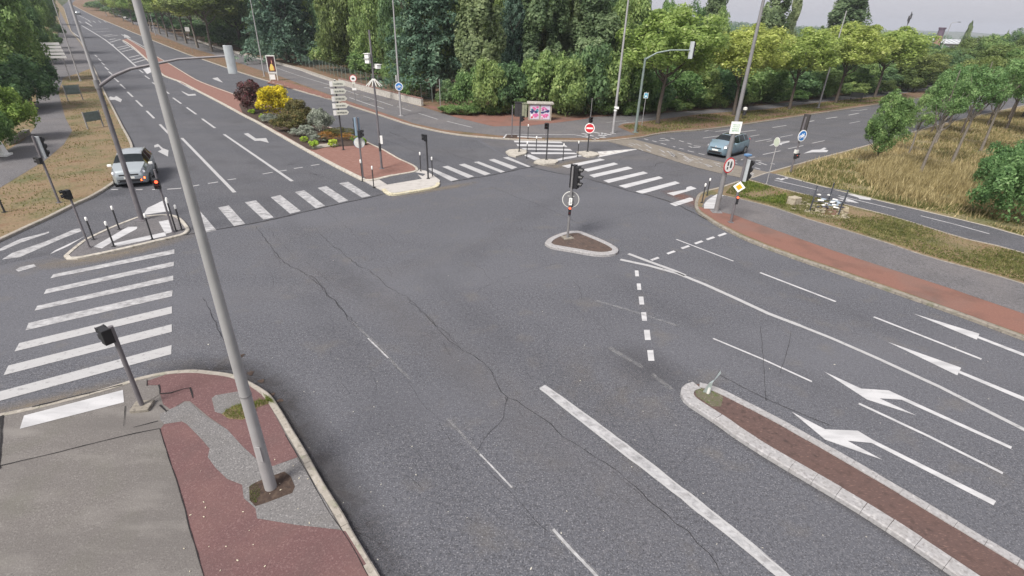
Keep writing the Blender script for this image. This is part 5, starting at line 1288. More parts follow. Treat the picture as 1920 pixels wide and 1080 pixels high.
# ---- bent reflective plate on the median nose
base = (1327, 737); b = P(1327, 737, .11); ca = to_cam(b); t = thing('marker_plate', 'bent silvery marker plate on the nose of the near median', 'marker', b, ca)
r = Vector((0, 1, 0)); m = MB()
pl = [(0, -.10, 0), (0, .05, .02), (.02, .04, .35), (.0, .15, .62), (-.02, .13, .66), (.0, .06, .40), (.02, -.02, .30)]
pl = [(a_ * 1.3, b_ * 1.3, c_ * 1.25) for a_, b_, c_ in pl]
m.add([Vector(p) + Vector((.02, 0, 0)) for p in pl] + [Vector(p) - Vector((.02, 0, 0)) for p in pl], [tuple(range(7)), tuple(range(13, 6, -1))] + [(k, (k + 1) % 7, 7 + (k + 1) % 7, 7 + k) for k in range(7)])
m.build('plate', plain('reflective_metal', (.50, .58, .58), .3, .6), t)
m = MB(); m.tube([(0, 0, -.1), (0, .01, .22)], .045, 8); m.build('stub', WHITED, t)
# ---- railed pit with rubbish on the right verge
cs = [(1518, 396), (1526, 370), (1583, 378), (1572, 403)]
c3 = [P(x, y, .12) for x, y in cs]; o0 = sum(c3, Vector()) / 4
t = thing('guard_rail', 'low dark guard rail round a littered paved square on the right-hand grass', 'guard rail', o0)
for p_ in c3 + [(c3[1] + c3[2]) / 2]:
    q = p_ - o0; m = MB(); m.tube([q, q + UP * (.75 if p_ in c3 else 1.05)], .035, 8); m.build('rail_post', plain('rail_dark', (.04, .045, .06), .5), t)
for a_, b_ in ((0, 1), (1, 2), (2, 3), (0, 3)):
    m = MB(); p_, q = c3[a_] - o0, c3[b_] - o0
    for z in ((.68, .36) if (a_, b_) != (0, 3) else (.62,)): m.tube([p_ + UP * z, q + UP * z], .024, 6)
    m.build('rail', plain('rail_dark', (.04, .045, .06), .5), t)
sheet('paved_square', [(1478, 378), (1492, 370), (1525, 372), (1592, 388), (1590, 408), (1560, 410), (1525, 402), (1492, 392)], .13, layered('old_slabs', (.30, .25, .17), [((.14, .11, .08), 1.8, .46, .56, .9, 5, None), ((.42, .38, .28), 3.5, .52, .62, .8, 4, None)], bump=.9, bscale=8), label='broken pale paving slabs inside the guard rail', cat='paving')
sheet('rubble_soil', [(1522, 390), (1545, 388), (1572, 396), (1568, 403), (1545, 402)], .135, A_REDB, label='reddish bare soil inside the guard rail', cat='soil')
slabs = MB(); q = random.Random(11)
for k in range(34):
    x, y = q.uniform(1484, 1590), 0
    y = 374 + (x - 1484) * .2 + q.uniform(0, 16); b_ = P(x, y, .14) - o0
    slabs.box(b_, (q.uniform(.18, .4), q.uniform(.12, .3), .06), q.uniform(.4, 1.2))
o = slabs.build('rubble', layered('rubble_stone', (.36, .32, .24), [((.2, .17, .12), 6, .5, .6, .8, 4, None)], bump=.6)); o.location = o0; tag(o, 'loose broken slabs scattered inside the guard rail', 'rubble', None, 'stuff')
rb = MB()
for k in range(26):
    x = q.uniform(1530, 1576); b_ = P(x, q.uniform(372, 394), .14) - o0
    rb.box(b_ + UP * q.uniform(.02, .3), (q.uniform(.15, .35), q.uniform(.05, .2), .05), q.uniform(0, 3), mi=k % 3)
o = rb.build('rubbish', [WHITE, plain('rubbish_dark', (.05, .05, .07), .6), plain('rubbish_blue', (.35, .42, .5), .5)]); o.location = o0; tag(o, 'white and dark rubbish heaped inside the guard rail', 'rubbish', None, 'stuff')
b = P(1487, 383, .12); m = MB(); m.box((0, 0, .22), (.62, .5, .46), .5); o = m.build('concrete_block', layered('block_tan', (.36, .32, .25), [((.24, .2, .15), 5, .5, .6, .8, 4, None)], bump=.6), bevel=.03); o.location = b; tag(o, 'pale tan concrete block on the grass left of the guard rail', 'concrete block')
# ---- far buildings
b = P(1735, 96, 0); d = Vector((b.x, b.y, 0)).normalized()
def farpt(px, dist):
    dd = Vector(((px[0] - 960) / FOC, (px[1] - 540) / FOC, 1.0)); dd = Vector((dd.dot(_T), dd.dot(_W), dd.dot(_U)))
    return dd * (dist / math.hypot(dd.x, dd.y)) + Vector((0, 0, CAMH))
t1 = farpt((1733, 80), 330); b = Vector((t1.x, t1.y, hz(t1.x, t1.y))); ca = to_cam(b)
t = thing('warehouse', 'distant long warehouse with a pale ribbed roof beyond the right-hand trees', 'warehouse', b, ca + R(15))
zt = farpt((1733, 72), 330).z - b.z
m = MB(); m.box((0, 0, zt * .42), (30, 44, zt * .84)); m.build('wall', plain('far_wall', (.35, .37, .38), .7), t)
m = MB(); m.add([(16, -23, zt * .8), (16, 23, zt * .8), (0, 23, zt), (0, -23, zt), (-16, 23, zt * .8), (-16, -23, zt * .8)], [(0, 1, 2, 3), (3, 2, 4, 5), (0, 3, 5), (1, 4, 2)])
for k in range(-11, 12): m.box((8, k * 2, zt * .9 + .15), (16, .25, .2), M=Matrix.Rotation(math.atan2(zt * .2, 16), 3, 'Y'))
m.build('roof', plain('far_roof', (.48, .50, .52), .6), t)
m = MB(); m.box((15.1, 0, zt * .6), (.3, 40, 1.2)); m.build('window_band', plain('far_dark', (.07, .07, .08), .4), t)
t1 = farpt((1756, 83), 300); b = Vector((t1.x, t1.y, hz(t1.x, t1.y))); zt = farpt((1764, 54), 300).z - b.z
t = thing('brick_chimney', 'distant brick chimney with a dark top beside the warehouse', 'chimney', b)
m = MB(); m.tube([(0, 0, 0), (0, 0, zt * .8)], [1.5, 1.2], 14); m.build('shaft', plain('far_brick', (.28, .17, .13), .8, var=.2, vs=1), t)
m = MB(); m.tube([(0, 0, zt * .8), (0, 0, zt)], [1.25, 1.15], 14); m.tube([(0, 0, zt), (0, 0, zt + .5)], [1.4, 1.4], 14); m.build('dark_top', plain('far_purple', (.10, .07, .10), .7), t)
# ================================================================== VEHICLES
def lerp_tab(tab, x):
    for (a, va), (b, vb) in zip(tab, tab[1:]):
        if x <= b:
            k = (x - a) / (b - a); k = k * k * (3 - 2 * k) * .5 + k * .5
            return va + (vb - va) * k
    return tab[-1][1]
def make_car(name, label, pos, yaw, L, W, H, paint, mpv=True, hazard=False, roof=None, group=None):
    t = thing(name, label, 'car', pos, yaw, group)
    hw = W / 2
    # side profile, x measured from the nose backwards (0..1)
    top = [(0, .44), (.015, .585), (.05, .64), (.12, .695), (.20, .735), (.24, .755), (.28, .80), (.40, .965), (.50, 1.0), (.70, .99), (.86, .95), (.93, .84), (.975, .66), (1, .55)] if mpv else [(0, .46), (.04, .56), (.18, .64), (.27, .67), (.40, .93), (.52, 1.0), (.72, .97), (.9, .75), (.97, .62), (1, .5)]
    belt = [(0, .46), (.04, .54), (.12, .60), (.24, .635), (.5, .66), (.8, .69), (.93, .70), (1, .54)]
    wid = [(0, .70), (.03, .84), (.08, .93), (.2, .985), (.5, 1), (.85, .985), (.95, .92), (1, .80)]
    twid = [(0, .60), (.04, .72), (.12, .80), (.22, .84), (.28, .80), (.42, .66), (.6, .66), (.86, .63), (.95, .62), (1, .66)]
    bot = [(0, .22), (.03, .15), (.1, .12), (.9, .13), (.97, .18), (1, .26)]
    xs = sorted(set([0, .01, .03, .05, .08, .11, .14, .17, .2, .225, .25, .275, .30, .335, .37, .40, .44, .48, .515, .53, .58, .64, .70, .715, .73, .78, .83, .86, .88, .90, .93, .955, .975, .99, 1]))
    rows = []
    for x in xs:
        zt = lerp_tab(top, x) * H; zb_ = min(lerp_tab(belt, x) * H, zt - .015); w = lerp_tab(wid, x) * hw; tw = min(lerp_tab(twid, x) * hw, w - .02); b0 = lerp_tab(bot, x) * H
        X = L / 2 - x * L
        prof = [(w * .90, b0), (w * .985, b0 + .10), (w, b0 + (zb_ - b0) * .5), (w * .985, zb_ - .07), (w * .955, zb_), (tw + (w * .955 - tw) * .06, zt - (zt - zb_) * .07), (tw * .9, zt - .005), (tw * .5, zt + .015), (0, zt + .02)]
        rows.append([(X, y, z) for y, z in prof] + [(X, -y, z) for y, z in reversed(prof[:-1])])
    n = len(rows[0])
    V = [v for r_ in rows for v in r_]
    bodyf, glass, roof_f = [], {}, []
    def add_g(key, f): glass.setdefault(key, []).append(f)
    for i in range(len(rows) - 1):
        xa, xb = xs[i], xs[i + 1]
        for k in range(n - 1):
            f = (i * n + k, i * n + k + 1, (i + 1) * n + k + 1, (i + 1) * n + k)
            side = k == 4 or k == n - 6
            roofk = 5 <= k <= n - 7
            if roofk and .25 <= xa and xb <= .40: add_g('windscreen', f)
            elif roofk and .875 <= xa and xb <= .96: add_g('rear_window', f)
            elif side and .30 <= xa and xb <= .515: add_g('side_window_' + ('l' if k == 4 else 'r') + '1', f)
            elif side and .53 <= xa and xb <= .715: add_g('side_window_' + ('l' if k == 4 else 'r') + '2', f)
            elif side and .73 <= xa and xb <= .88: add_g('side_window_' + ('l' if k == 4 else 'r') + '3', f)
            elif k in (3, 4) and .01 <= xa and xb <= .14: add_g('headlight_l', f)
            elif k in (n - 5, n - 6) and .01 <= xa and xb <= .14: add_g('headlight_r', f)
            elif roofk and roof and .44 <= xa and xb <= .78 and 6 <= k <= n - 8: roof_f.append(f)
            else: bodyf.append(f)
    bodyf.append(tuple(range(n))); bodyf.append(tuple((len(rows) - 1) * n + k for k in range(n - 1, -1, -1)))
    for i in range(len(rows) - 1): bodyf.append((i * n, (i + 1) * n, (i + 1) * n + n - 1, i * n + n - 1))
    def part(nm, fs, mat):
        idx = sorted(set(i for f in fs for i in f)); mp = {a: b for b, a in enumerate(idx)}
        m = MB(); m.add([V[i] for i in idx], [tuple(mp[i] for i in f) for f in fs]); o = m.build(nm, mat, t)
        bm = bmesh.new(); bm.from_mesh(o.data); bmesh.ops.recalc_face_normals(bm, faces=bm.faces[:])
        c = Vector((0, 0, H * .5)); s = sum(((f.calc_center_median() - c).dot(f.normal)) for f in bm.faces)
        if s < 0: bmesh.ops.reverse_faces(bm, faces=bm.faces[:])
        bm.to_mesh(o.data); bm.free(); o.data.polygons.foreach_set('use_smooth', [True] * len(o.data.polygons))
        o.data.set_sharp_from_angle(angle=R(38))
        return o
    part('body', bodyf, paint)
    lit = plain('lens_clear', (.30, .32, .34), .06, .5)
    hl = {}
    for k_, fs in glass.items():
        if k_.startswith('head'): hl[k_[-1]] = part('headlight', fs, lit)
        else: part(k_.rsplit('_', 1)[0] if k_.startswith('side') else k_, fs, GLASS)
    if roof_f: part('roof_glass', roof_f, roof)
    for sx, sy in ((.31, 1), (.31, -1), (-.30, 1), (-.30, -1)):
        c = Vector((sx * L, sy * (hw - .02), .315))
        m = MB(); m.disc(c - Vector((0, .19 * sy, 0)), (0, sy, 0), .37, .20, 24); m.build('wheel_arch', BLACK, t)
        m = MB(); m.tube([c - Vector((0, .16 * sy, 0)), c - Vector((0, .02 * -sy, 0)), c + Vector((0, .035 * sy, 0))], [.315, .315, .29], 24); wh = m.build('wheel', TYRE, t, smooth=True)
        m = MB(); m.disc(c + Vector((0, .03 * sy, 0)), (0, sy, 0), .205, .012, 20); rim = m.build('rim', RIM, wh)
        m = MB()
        for k in range(5):
            a = 2 * PI * k / 5 + .3; m.disc(c + Vector((.12 * math.cos(a), .043 * sy, .12 * math.sin(a))), (0, sy, 0), .045, .004, 8)
        m.build('rim_opening', BLACK, wh)
    fx = L / 2
    lit = plain('lens_clear', (.12, .13, .14), .08, .3)
    for s in (1, -1):
        o = hl['l' if s > 0 else 'r']
        m = MB(); m.disc((fx - .045 * L, s * .80 * hw, .53 * H), (1, s * .5, .6), .075, .05, 12); m.build('bulb_reflector', plain('lens_core', (.8, .8, .82), .1, .8), o)
        m = MB(); m.disc((fx - .012, s * .62 * hw, .27 * H), (1, s * .35, 0), .06, .02, 12); m.build('fog_light', lit if not (hazard and s > 0) else plain('indicator_lit', (.8, .12, .02), .4, emit=(1, .10, .02), es=5), t)
        if hazard and s > 0:
            m = MB(); m.box((fx - .10, s * .72 * hw, .33 * H), (.10, .16, .10)); m.build('indicator', plain('indicator_lit', (.8, .12, .02), .4, emit=(1, .10, .02), es=5), t)
        m = MB(); m.box((fx - .30 * L, s * (hw + .10), .66 * H), (.13, .22, .15), .1 * s); m.build('mirror', paint if not hazard else WHITE, t, bevel=.03)
        m = MB(); m.box((-.492 * L, s * .72 * hw, .62 * H), (.08, .16, .30)); m.build('tail_light', RED, t, bevel=.02)
        for x in (.52, .72):
            m = MB(); m.box((fx - x * L, s * (hw * lerp_tab(wid, x) + .002), .40 * H), (.014, .006, .40 * H)); m.build('door_seam', BLACK, t)
        m = MB(); m.box((fx - .56 * L, s * (hw + .008), .585 * H), (.17, .02, .028)); m.box((fx - .76 * L, s * (hw + .006), .59 * H), (.17, .02, .028)); m.build('door_handle', paint, t)
        m = MB(); m.box((0, s * (hw - .01), .155 * H), (L * .38, .03, .10)); m.build('sill', BLACK, t)
        m = MB(); m.tube([(fx - .42 * L, s * hw * .64, H * .985), (fx - .6 * L, s * hw * .66, H * 1.015), (fx - .84 * L, s * hw * .62, H * .965)], .018, 6); m.build('roof_rail', plain('rail_silver', (.5, .5, .5), .3, .6), t)
    m = MB(); m.box((fx - .03, 0, .465 * H), (.06, W * .52, .09)); m.build('upper_grille', BLACK, t, bevel=.01)
    m = MB(); m.box((fx - .02, 0, .27 * H), (.06, W * .66, .17)); m.build('lower_grille', BLACK, t, bevel=.02)
    m = MB(); m.box((fx + .012, 0, .375 * H), (.015, .52, .115)); pl_ = m.build('number_plate', PLATE, t)
    m = MB(); m.disc((fx - .02, 0, .535 * H), (1, 0, .4), .07, .012, 12); m.build('badge', RIM, t)
    m = MB(); m.box((-L / 2 - .012, 0, .45 * H), (.015, .52, .115)); m.build('number_plate', PLATE, t)
    m = MB(); m.box((fx - .262 * L, 0, .775 * H), (.10, W * .72, .02)); m.build('cowl', BLACK, t)
    # cabin: dashboard, seats, wheel seen through the dark glass
    for s in (1, -1):
        m = MB(); m.tube([(fx - .29 * L, s * .25, .80 * H), (fx - .25 * L, s * .25 - .3 * 0, .785 * H)], .012, 5); m.build('wiper', BLACK, t)
    return t
# silver people carrier at left, heading towards the crossing
fc = P(252, 348); rc = P(286, 281)
fl, rl = P(291, 346), P(304, 324)     # wheels of its left side
yaw = math.atan2(fl.y - rl.y, fl.x - rl.x)
W1, L1 = 1.86, 4.35
ax = Vector((math.cos(yaw), math.sin(yaw), 0)); lf = Vector((-ax.y, ax.x, 0))
print('silver yaw', math.degrees(yaw), 'wheelbase', (fl - rl).length, 'blue', (P(1401, 289) - P(1352, 300)).length)
nose = P(249, 353); yaw_s = R(-63)
ax = Vector((math.cos(yaw_s), math.sin(yaw_s), 0))
c = nose - ax * (L1 / 2); make_car('parked_car', 'silver people carrier waiting at the dashed line of the left avenue', (c.x, c.y, 0), yaw_s, L1, W1, 1.70, SILVER, hazard=True)
a_, b_ = P(1340, 297), P(1404, 287)
yaw_b = R(-137)
print('blue yaw', math.degrees(yaw_b))
nose = P(1338, 295); ax = Vector((math.cos(yaw_b), math.sin(yaw_b), 0))
c = nose - ax * (4.5 / 2) ; make_car('moving_car', 'blue-grey people carrier coming down the side road behind the right lamp column', (c.x, c.y, 0), yaw_b, 4.5, 1.83, 1.64, BLUEGREY, roof=GLASS)
for px, yw, lab, pt in (((236, 36), 120, 'white car parked beyond the left street trees, the left one of two', WHITEPAINT), ((252, 40), 120, 'white car parked beyond the left street trees, partly behind the near lamp column', WHITEPAINT), ((147, 27), -50, 'tiny distant car at the top of the avenue', SILVER), ((93, 15), -50, 'white vehicle almost hidden at the top left edge of the trees', WHITEPAINT)):
    b = P(px[0], px[1], 0); make_car('distant_car', lab, b, R(yw), 4.3, 1.75, 1.5, pt)
# ================================================================== VEGETATION
def leaves(name, pos, nrm, size, mat, seed, aspect=1.7):
    """many small rhombic leaf clumps as one mesh; pos, nrm: (n,3) arrays"""
    g = np.random.default_rng(seed)
    n = len(pos)
    nrm = nrm + g.normal(0, .55, (n, 3))
    nrm /= np.linalg.norm(nrm, axis=1)[:, None] + 1e-9
    ref = g.normal(0, 1, (n, 3))
    x = np.cross(nrm, ref); x /= np.linalg.norm(x, axis=1)[:, None] + 1e-9
    y = np.cross(nrm, x)
    s = (size * g.uniform(.55, 1.35, n))[:, None]
    v = np.empty((n, 4, 3))
    v[:, 0] = pos - x * s * aspect * .5
    v[:, 1] = pos - y * s * .5 + nrm * s * .12
    v[:, 2] = pos + x * s * aspect * .5
    v[:, 3] = pos + y * s * .5 + nrm * s * .12
    me = bpy.data.meshes.new(name)
    me.vertices.add(n * 4); me.loops.add(n * 4); me.polygons.add(n)
    me.vertices.foreach_set('co', v.reshape(-1))
    me.loops.foreach_set('vertex_index', np.arange(n * 4, dtype=np.int32))
    me.polygons.foreach_set('loop_start', np.arange(0, n * 4, 4, dtype=np.int32))
    me.polygons.foreach_set('loop_total', np.full(n, 4, dtype=np.int32))
    me.update(); me.validate()
    me.materials.append(mat)
    return me
def unit(g, n):
    d = g.normal(0, 1, (n, 3)); return d / np.linalg.norm(d, axis=1)[:, None]
def crown_round(name, mat, seed, n=9000, lobes=46, lr=.26, leaf=.055, zlo=-.75, squash=1.0, taper=0.0):
    """normalised crown: radius about 1 in x/y, z from 0 to 1 (then scaled)"""
    g = np.random.default_rng(seed)
    c = unit(g, lobes * 3); c = c[c[:, 2] > zlo][:lobes]
    rad = g.uniform(.36, .88, len(c)) ** .8
    c = c * rad[:, None]
    if taper: c[:, :2] *= (1 - taper * (c[:, 2:3] * .5 + .5))
    k = g.integers(0, len(c), n)
    d = unit(g, n)
    out = c[k] / (np.linalg.norm(c[k], axis=1)[:, None] + 1e-9)
    d = d + out * .45 + np.array([0, 0, .25]); d /= np.linalg.norm(d, axis=1)[:, None]
    lrad = (lr * g.uniform(.6, 1.35, len(c)))[k]
    p = c[k] + d * (lrad * g.uniform(.55, 1.08, n))[:, None]
    m = int(n * .10)
    p[:m] = unit(g, m) * (g.uniform(0, .6, m) ** .5)[:, None]
    nr = d.copy()
    p[:, 2] = (p[:, 2] * squash + 1) / 2
    nr[:, 2] *= 1
    q = p.copy(); q[:, 2] *= 2      # keep leaf size isotropic: build at z 0..2 radius 1
    return leaves(name, q, nr, leaf, mat, seed)
def crown_poplar(name, mat, seed, n=8000, leaf=.06, w=.32):
    """tall crown of upright plumes: radius w, height 2"""
    g = np.random.default_rng(seed)
    nb = 90
    bz = g.uniform(.02, .93, nb) ** .95; ba = g.uniform(0, 2 * PI, nb)
    env = (np.clip(bz * 3.2, 0, 1) ** .6) * (1 - bz) ** .42
    br_ = w * env * g.uniform(.25, 1.0, nb)
    bl = g.uniform(.10, .24, nb)
    k = g.integers(0, nb, n)
    s = g.uniform(0, 1, n)
    tk = .055 * np.sin(s * PI * .9 + .25) * g.uniform(.7, 1.4, nb)[k]
    d = unit(g, n)
    r = br_[k] + s * .02
    x = r * np.cos(ba[k]) + d[:, 0] * tk * 1.2; y = r * np.sin(ba[k]) + d[:, 1] * tk * 1.2
    z = (bz[k] + s * bl[k]) * 2 * .93 + d[:, 2] * tk * .8
    nr = np.stack([d[:, 0] + np.cos(ba[k]) * .6, d[:, 1] + np.sin(ba[k]) * .6, d[:, 2] + .3], 1)
    return leaves(name, np.stack([x, y, z], 1), nr, leaf, mat, seed)
def crown_conifer(name, mat, seed, n=26000, tiers=24, leaf=.03, droop=.18, gap=.9):
    """layered drooping boughs: radius 1 at the base, height 2"""
    g = np.random.default_rng(seed)
    P_, N_ = [], []
    per = n // (tiers * 9)
    for t in range(tiers):
        z0 = 2 * (.06 + .94 * t / tiers); R0 = (1 - t / tiers) ** .8 * g.uniform(.8, 1.1) + .05
        for b in range(9):
            a = 2 * PI * (b + g.uniform(-.3, .3)) / 9 + t * .7; L = R0 * g.uniform(.75, 1.1)
            s = g.uniform(.08, 1, per) ** .7
            wd = .17 * L * (1.1 - s) + .03
            off = g.normal(0, 1, per) * wd
            x = s * L * np.cos(a) - off * np.sin(a); y = s * L * np.sin(a) + off * np.cos(a)
            z = z0 + .10 * s * L - droop * (s * L) ** 2 * 1.4 - np.abs(off) * .35 + g.normal(0, .018, per)
            P_.append(np.stack([x, y, z], 1)); N_.append(np.stack([np.cos(a) * .3 + 0 * s, np.sin(a) * .3 + 0 * s, 1 + 0 * s], 1))
    return leaves(name, np.concatenate(P_), np.concatenate(N_), leaf, mat, seed, aspect=2.2)
CR = {}
def crown(kind, k):
    key = (kind, k)
    if key not in CR:
        sd = 100 * (sorted(('street', 'olive', 'wood', 'deep', 'pale', 'conifer', 'field', 'bush', 'bushd', 'bushl')).index(kind) + 1) + k
        nm = 'crown'
        if kind == 'street': CR[key] = crown_round(nm, LF['street'], sd, 17000, 75, .23, .046)
        if kind == 'olive': CR[key] = crown_round(nm, LF['olive'], sd, 15000, 70, .23, .046, taper=.2)
        if kind == 'wood': CR[key] = crown_round(nm, LF['wood'], sd, 20000, 110, .19, .038, zlo=-1, taper=.25)
        if kind == 'deep': CR[key] = crown_round(nm, LF['deep'], sd, 18000, 100, .19, .038, zlo=-1, taper=.3)
        if kind == 'field': CR[key] = crown_round(nm, LF['field'], sd, 6000, 60, .19, .048, zlo=-.8, taper=.15)
        if kind == 'pale': CR[key] = crown_poplar(nm, LF['pale'], sd, 26000, .027, .34)
        if kind == 'conifer': CR[key] = crown_conifer(nm, LF['blue'], sd)
        if kind == 'bush': CR[key] = crown_round('foliage', LF['wood'], sd, 6000, 34, .3, .07, zlo=-.35)
        if kind == 'bushd': CR[key] = crown_round('foliage', LF['deep'], sd, 6000, 34, .3, .07, zlo=-.35)
        if kind == 'bushl': CR[key] = crown_round('foliage', LF['bushl'], sd, 9000, 40, .28, .055, zlo=-.4)
    return CR[key]
TR = {}
def trunk_mesh(k, mat):
    key = (k, mat.name)
    if key in TR: return TR[key]
    q = random.Random(k + 5); m = MB()
    # unit trunk: height 1 to the crown base, limbs reach up to 1.8
    b = [Vector((0, 0, -.03)), Vector((q.uniform(-.02, .02), q.uniform(-.02, .02), .4)), Vector((q.uniform(-.04, .04), q.uniform(-.04, .04), .8)), Vector((q.uniform(-.05, .05), q.uniform(-.05, .05), 1.15)), Vector((q.uniform(-.08, .08), q.uniform(-.08, .08), 1.7))]
    m.tube(b, [.055, .042, .036, .026, .01], 9)
    for i in range(7):
        a = 2 * PI * i / 7 + q.uniform(-.4, .4); z0 = q.uniform(.72, 1.1); L = q.uniform(.35, .6)
        s = Vector((0, 0, z0)).lerp(b[3], .3); s = Vector((b[2].x, b[2].y, z0)); e = s + Vector((math.cos(a) * L, math.sin(a) * L, L * q.uniform(.7, 1.2)))
        mdl = s.lerp(e, .5) + Vector((0, 0, -.05)); m.tube([s, mdl, e], [.022, .014, .005], 6)
        e2 = mdl + Vector((math.cos(a + .8) * L * .5, math.sin(a + .8) * L * .5, L * .5)); m.tube([mdl, e2], [.012, .004], 5)
    o = m.build('trunk', mat, smooth=True); me = o.data; bpy.data.objects.remove(o)
    TR[key] = me
    return me
tn = [0]
def tree(kind, base, topy, wpx, label, cfrac=.35, name=None, group=None, bark=None, v=None, cat='tree', trunkw=1.0, z=.1, hfix=None, flat=1.0):
    """tree at base px whose top reaches image row topy and whose crown is wpx wide at the base distance"""
    b = P(base[0], base[1], z)
    tx = base[0] + (base[0] - 905) * (base[1] - topy) / 1900.0
    h = hfix or HT(base, tx, topy, z)
    d = Vector((b.x, b.y, b.z + h * .6 - CAMH)).dot(Vector((_T[2], _W[2], _U[2])))
    rad = wpx / 2 * d / FOC
    tn[0] += 1; k = tn[0]
    t = thing(name or {'pale': 'poplar_tree', 'conifer': 'conifer_tree'}.get(kind, 'tree'), label, cat, b, (k * 2.399) % 6.28, group)
    ch = h * (1 - cfrac)
    o = bpy.data.objects.new('crown', crown(kind, (v if v is not None else k) % 3)); C.objects.link(o); o.parent = t
    o.location = (0, 0, h * cfrac); o.scale = ((rad * 1.0) / (.34 if kind == 'pale' else 1.05),) * 2 + (ch / 2.02 * flat,)
    if h * cfrac > .2:
        o = bpy.data.objects.new('trunk', trunk_mesh(k % 4, bark or BARK)); C.objects.link(o); o.parent = t
        th = h * cfrac * 1.1 + (0 if kind != 'conifer' else h * .3)
        sc = th; w = max(.9, min(1.6, h * .16)) * trunkw * sc * .0 + max(.12, h * .022) * trunkw / .055
        o.scale = (w, w, sc)
    return t
def bush(kind, base, topy, wpx, label, name='bush', group=None, v=None, z=.1, deep=1.0):
    b = P(base[0], base[1], z)
    h = HT(base, base[0] + (base[0] - 905) * (base[1] - topy) / 1900.0, topy, z)
    d = Vector((b.x, b.y, b.z - CAMH)).dot(Vector((_T[2], _W[2], _U[2])))
    rad = wpx / 2 * d / FOC
    tn[0] += 1; k = tn[0]
    o = bpy.data.objects.new(name, crown(kind, (v if v is not None else k) % 3)); C.objects.link(o)
    o.location = b - Vector((0, 0, h * .12)); o.scale = (rad * .98, rad * .98 * deep, h * 1.12 / 2.0); o.rotation_euler = (0, 0, (k * 2.399) % 6.28 if deep == 1 else 0)
    tag(o, label, 'bush', group)
    return o
# --- street trees on the north-east verge
SG = 'street trees along the far side of the side road'
for i, (b, ty, w_, cf, lab) in enumerate((((1233, 232), 6, 196, .37, 'big yellow-green street tree behind the bent signal mast, nearest of its row'),
    ((1375, 216), 42, 150, .40, 'second yellow-green street tree, its trunk hidden by the right lamp column'),
    ((1480, 205), 52, 140, .40, 'third street tree, dark trunk on the verge right of the litter bin'),
    ((1566, 194), 40, 140, .40, 'fourth street tree, beside the white far lamp column'),
    ((1639, 183), 48, 140, .40, 'fifth street tree, yellowish, right of the dark blank panel'),
    ((1712, 172), 96, 104, .40, 'sixth street tree, partly behind the young field trees'),
    ((1775, 163), 88, 100, .4, 'seventh street tree far along the side road'),
    ((1830, 155), 78, 95, .4, 'eighth street tree, last one to be made out along the side road'))):
    tree('street' if i < 5 else 'olive', b, ty, w_, lab, cf, 'street_tree', SG, v=i)
# --- street trees on the avenue verge (left)
for i, (b, ty, w_) in enumerate((((398, 97), -45, 170), ((371, 90), -40, 120), ((350, 82), -35, 100), ((331, 76), -30, 90), ((314, 70), -26, 80), ((300, 64), -22, 70), ((284, 59), -18, 64), ((268, 53), -15, 60), ((250, 47), -14, 52), ((232, 40), -12, 46), ((216, 33), -12, 40))):
    tree('street' if i % 2 else 'olive', b, ty, w_, ('nearest olive-green street tree of the avenue row, just left of the arm signal' if i == 0 else 'second street tree of the avenue row, counting from the near end' if i == 1 else 'olive-green street tree farther up the avenue row'), .42, 'street_tree', 'street trees up the avenue' if i < 2 else 'farther street trees up the avenue', bark=BARKL)
# --- north woodland, identifiable trees
tree('conifer', (540, 118), -150, 190, 'broad blue-green conifer behind the wire fence above the advertising panel', .04, v=0)
tree('conifer', (812, 184), -110, 215, 'dark layered cedar behind the wall, right of the camera pole', .12, v=1)
tree('conifer', (965, 190), -120, 120, 'dark conifer in the gap right of the pale poplar', .05, v=2)
tree('wood', (452, 92), -110, 120, 'leafy tree above the low wall behind the thin grey lamp column', .2)
tree('wood', (655, 120), -130, 170, 'broad leafy tree behind the bushes, left of the camera pole', .15)
tree('olive', (715, 140), -120, 110, 'thin-crowned olive tree close to the camera pole', .2)
tree('pale', (897, 203), -80, 105, 'tall pale poplar standing by the woodland edge right of the cedar', .03)
tree('pale', (1010, 196), -120, 100, 'tall poplar behind the poster kiosk', .05)
tree('pale', (1098, 196), -90, 116, 'poplar left of the whitish lamp column', .05)
tree('pale', (1062, 186), -110, 90, 'slender poplar half hidden behind the kiosk bushes', .05)
tree('wood', (1165, 196), -40, 120, 'dark leafy tree just left of the big street tree', .1)
# --- background filling of the wood: individuals in rows
BG = 'dense trees of the north woodland'
q = random.Random(21)
for row, (dy, top, wv, kinds) in enumerate(((-18, -70, 110, ('wood', 'olive', 'deep')), (-34, -95, 120, ('wood', 'deep')), (-50, -110, 110, ('wood', 'deep')))):
    for x in range(440, 1180, 62):
        yb = (150 + (x - 600) * .2 if x < 800 else 200) + dy + (0 if x > 560 else 0)
        if x < 600: yb = 62 + (x - 300) * .22 + dy * .6
        tree(q.choice(kinds), (x + q.uniform(-22, 22) + row * 20, max(30, yb)), top + q.uniform(-25, 25), wv + q.uniform(-15, 25), 'dense dark green tree packed into the north woodland', .04, group=BG)
for x in range(1190, 1760, 46):       # behind the right-hand street trees
    t_ = (60 + (x - 1190) * .03 if x < 1600 else 92) if x > 1330 else -20
    if x < 1330: t_ = 0
    yb = 200 - (x - 1190) * .075
    tree('deep' if (x // 46) % 2 else 'wood', (x + q.uniform(-12, 12), yb), t_ + q.uniform(-8, 12) + (22 if x > 1330 else 0), 90, 'dark tree in the belt behind the right-hand street trees', .02, group='dark tree belt behind the side road')
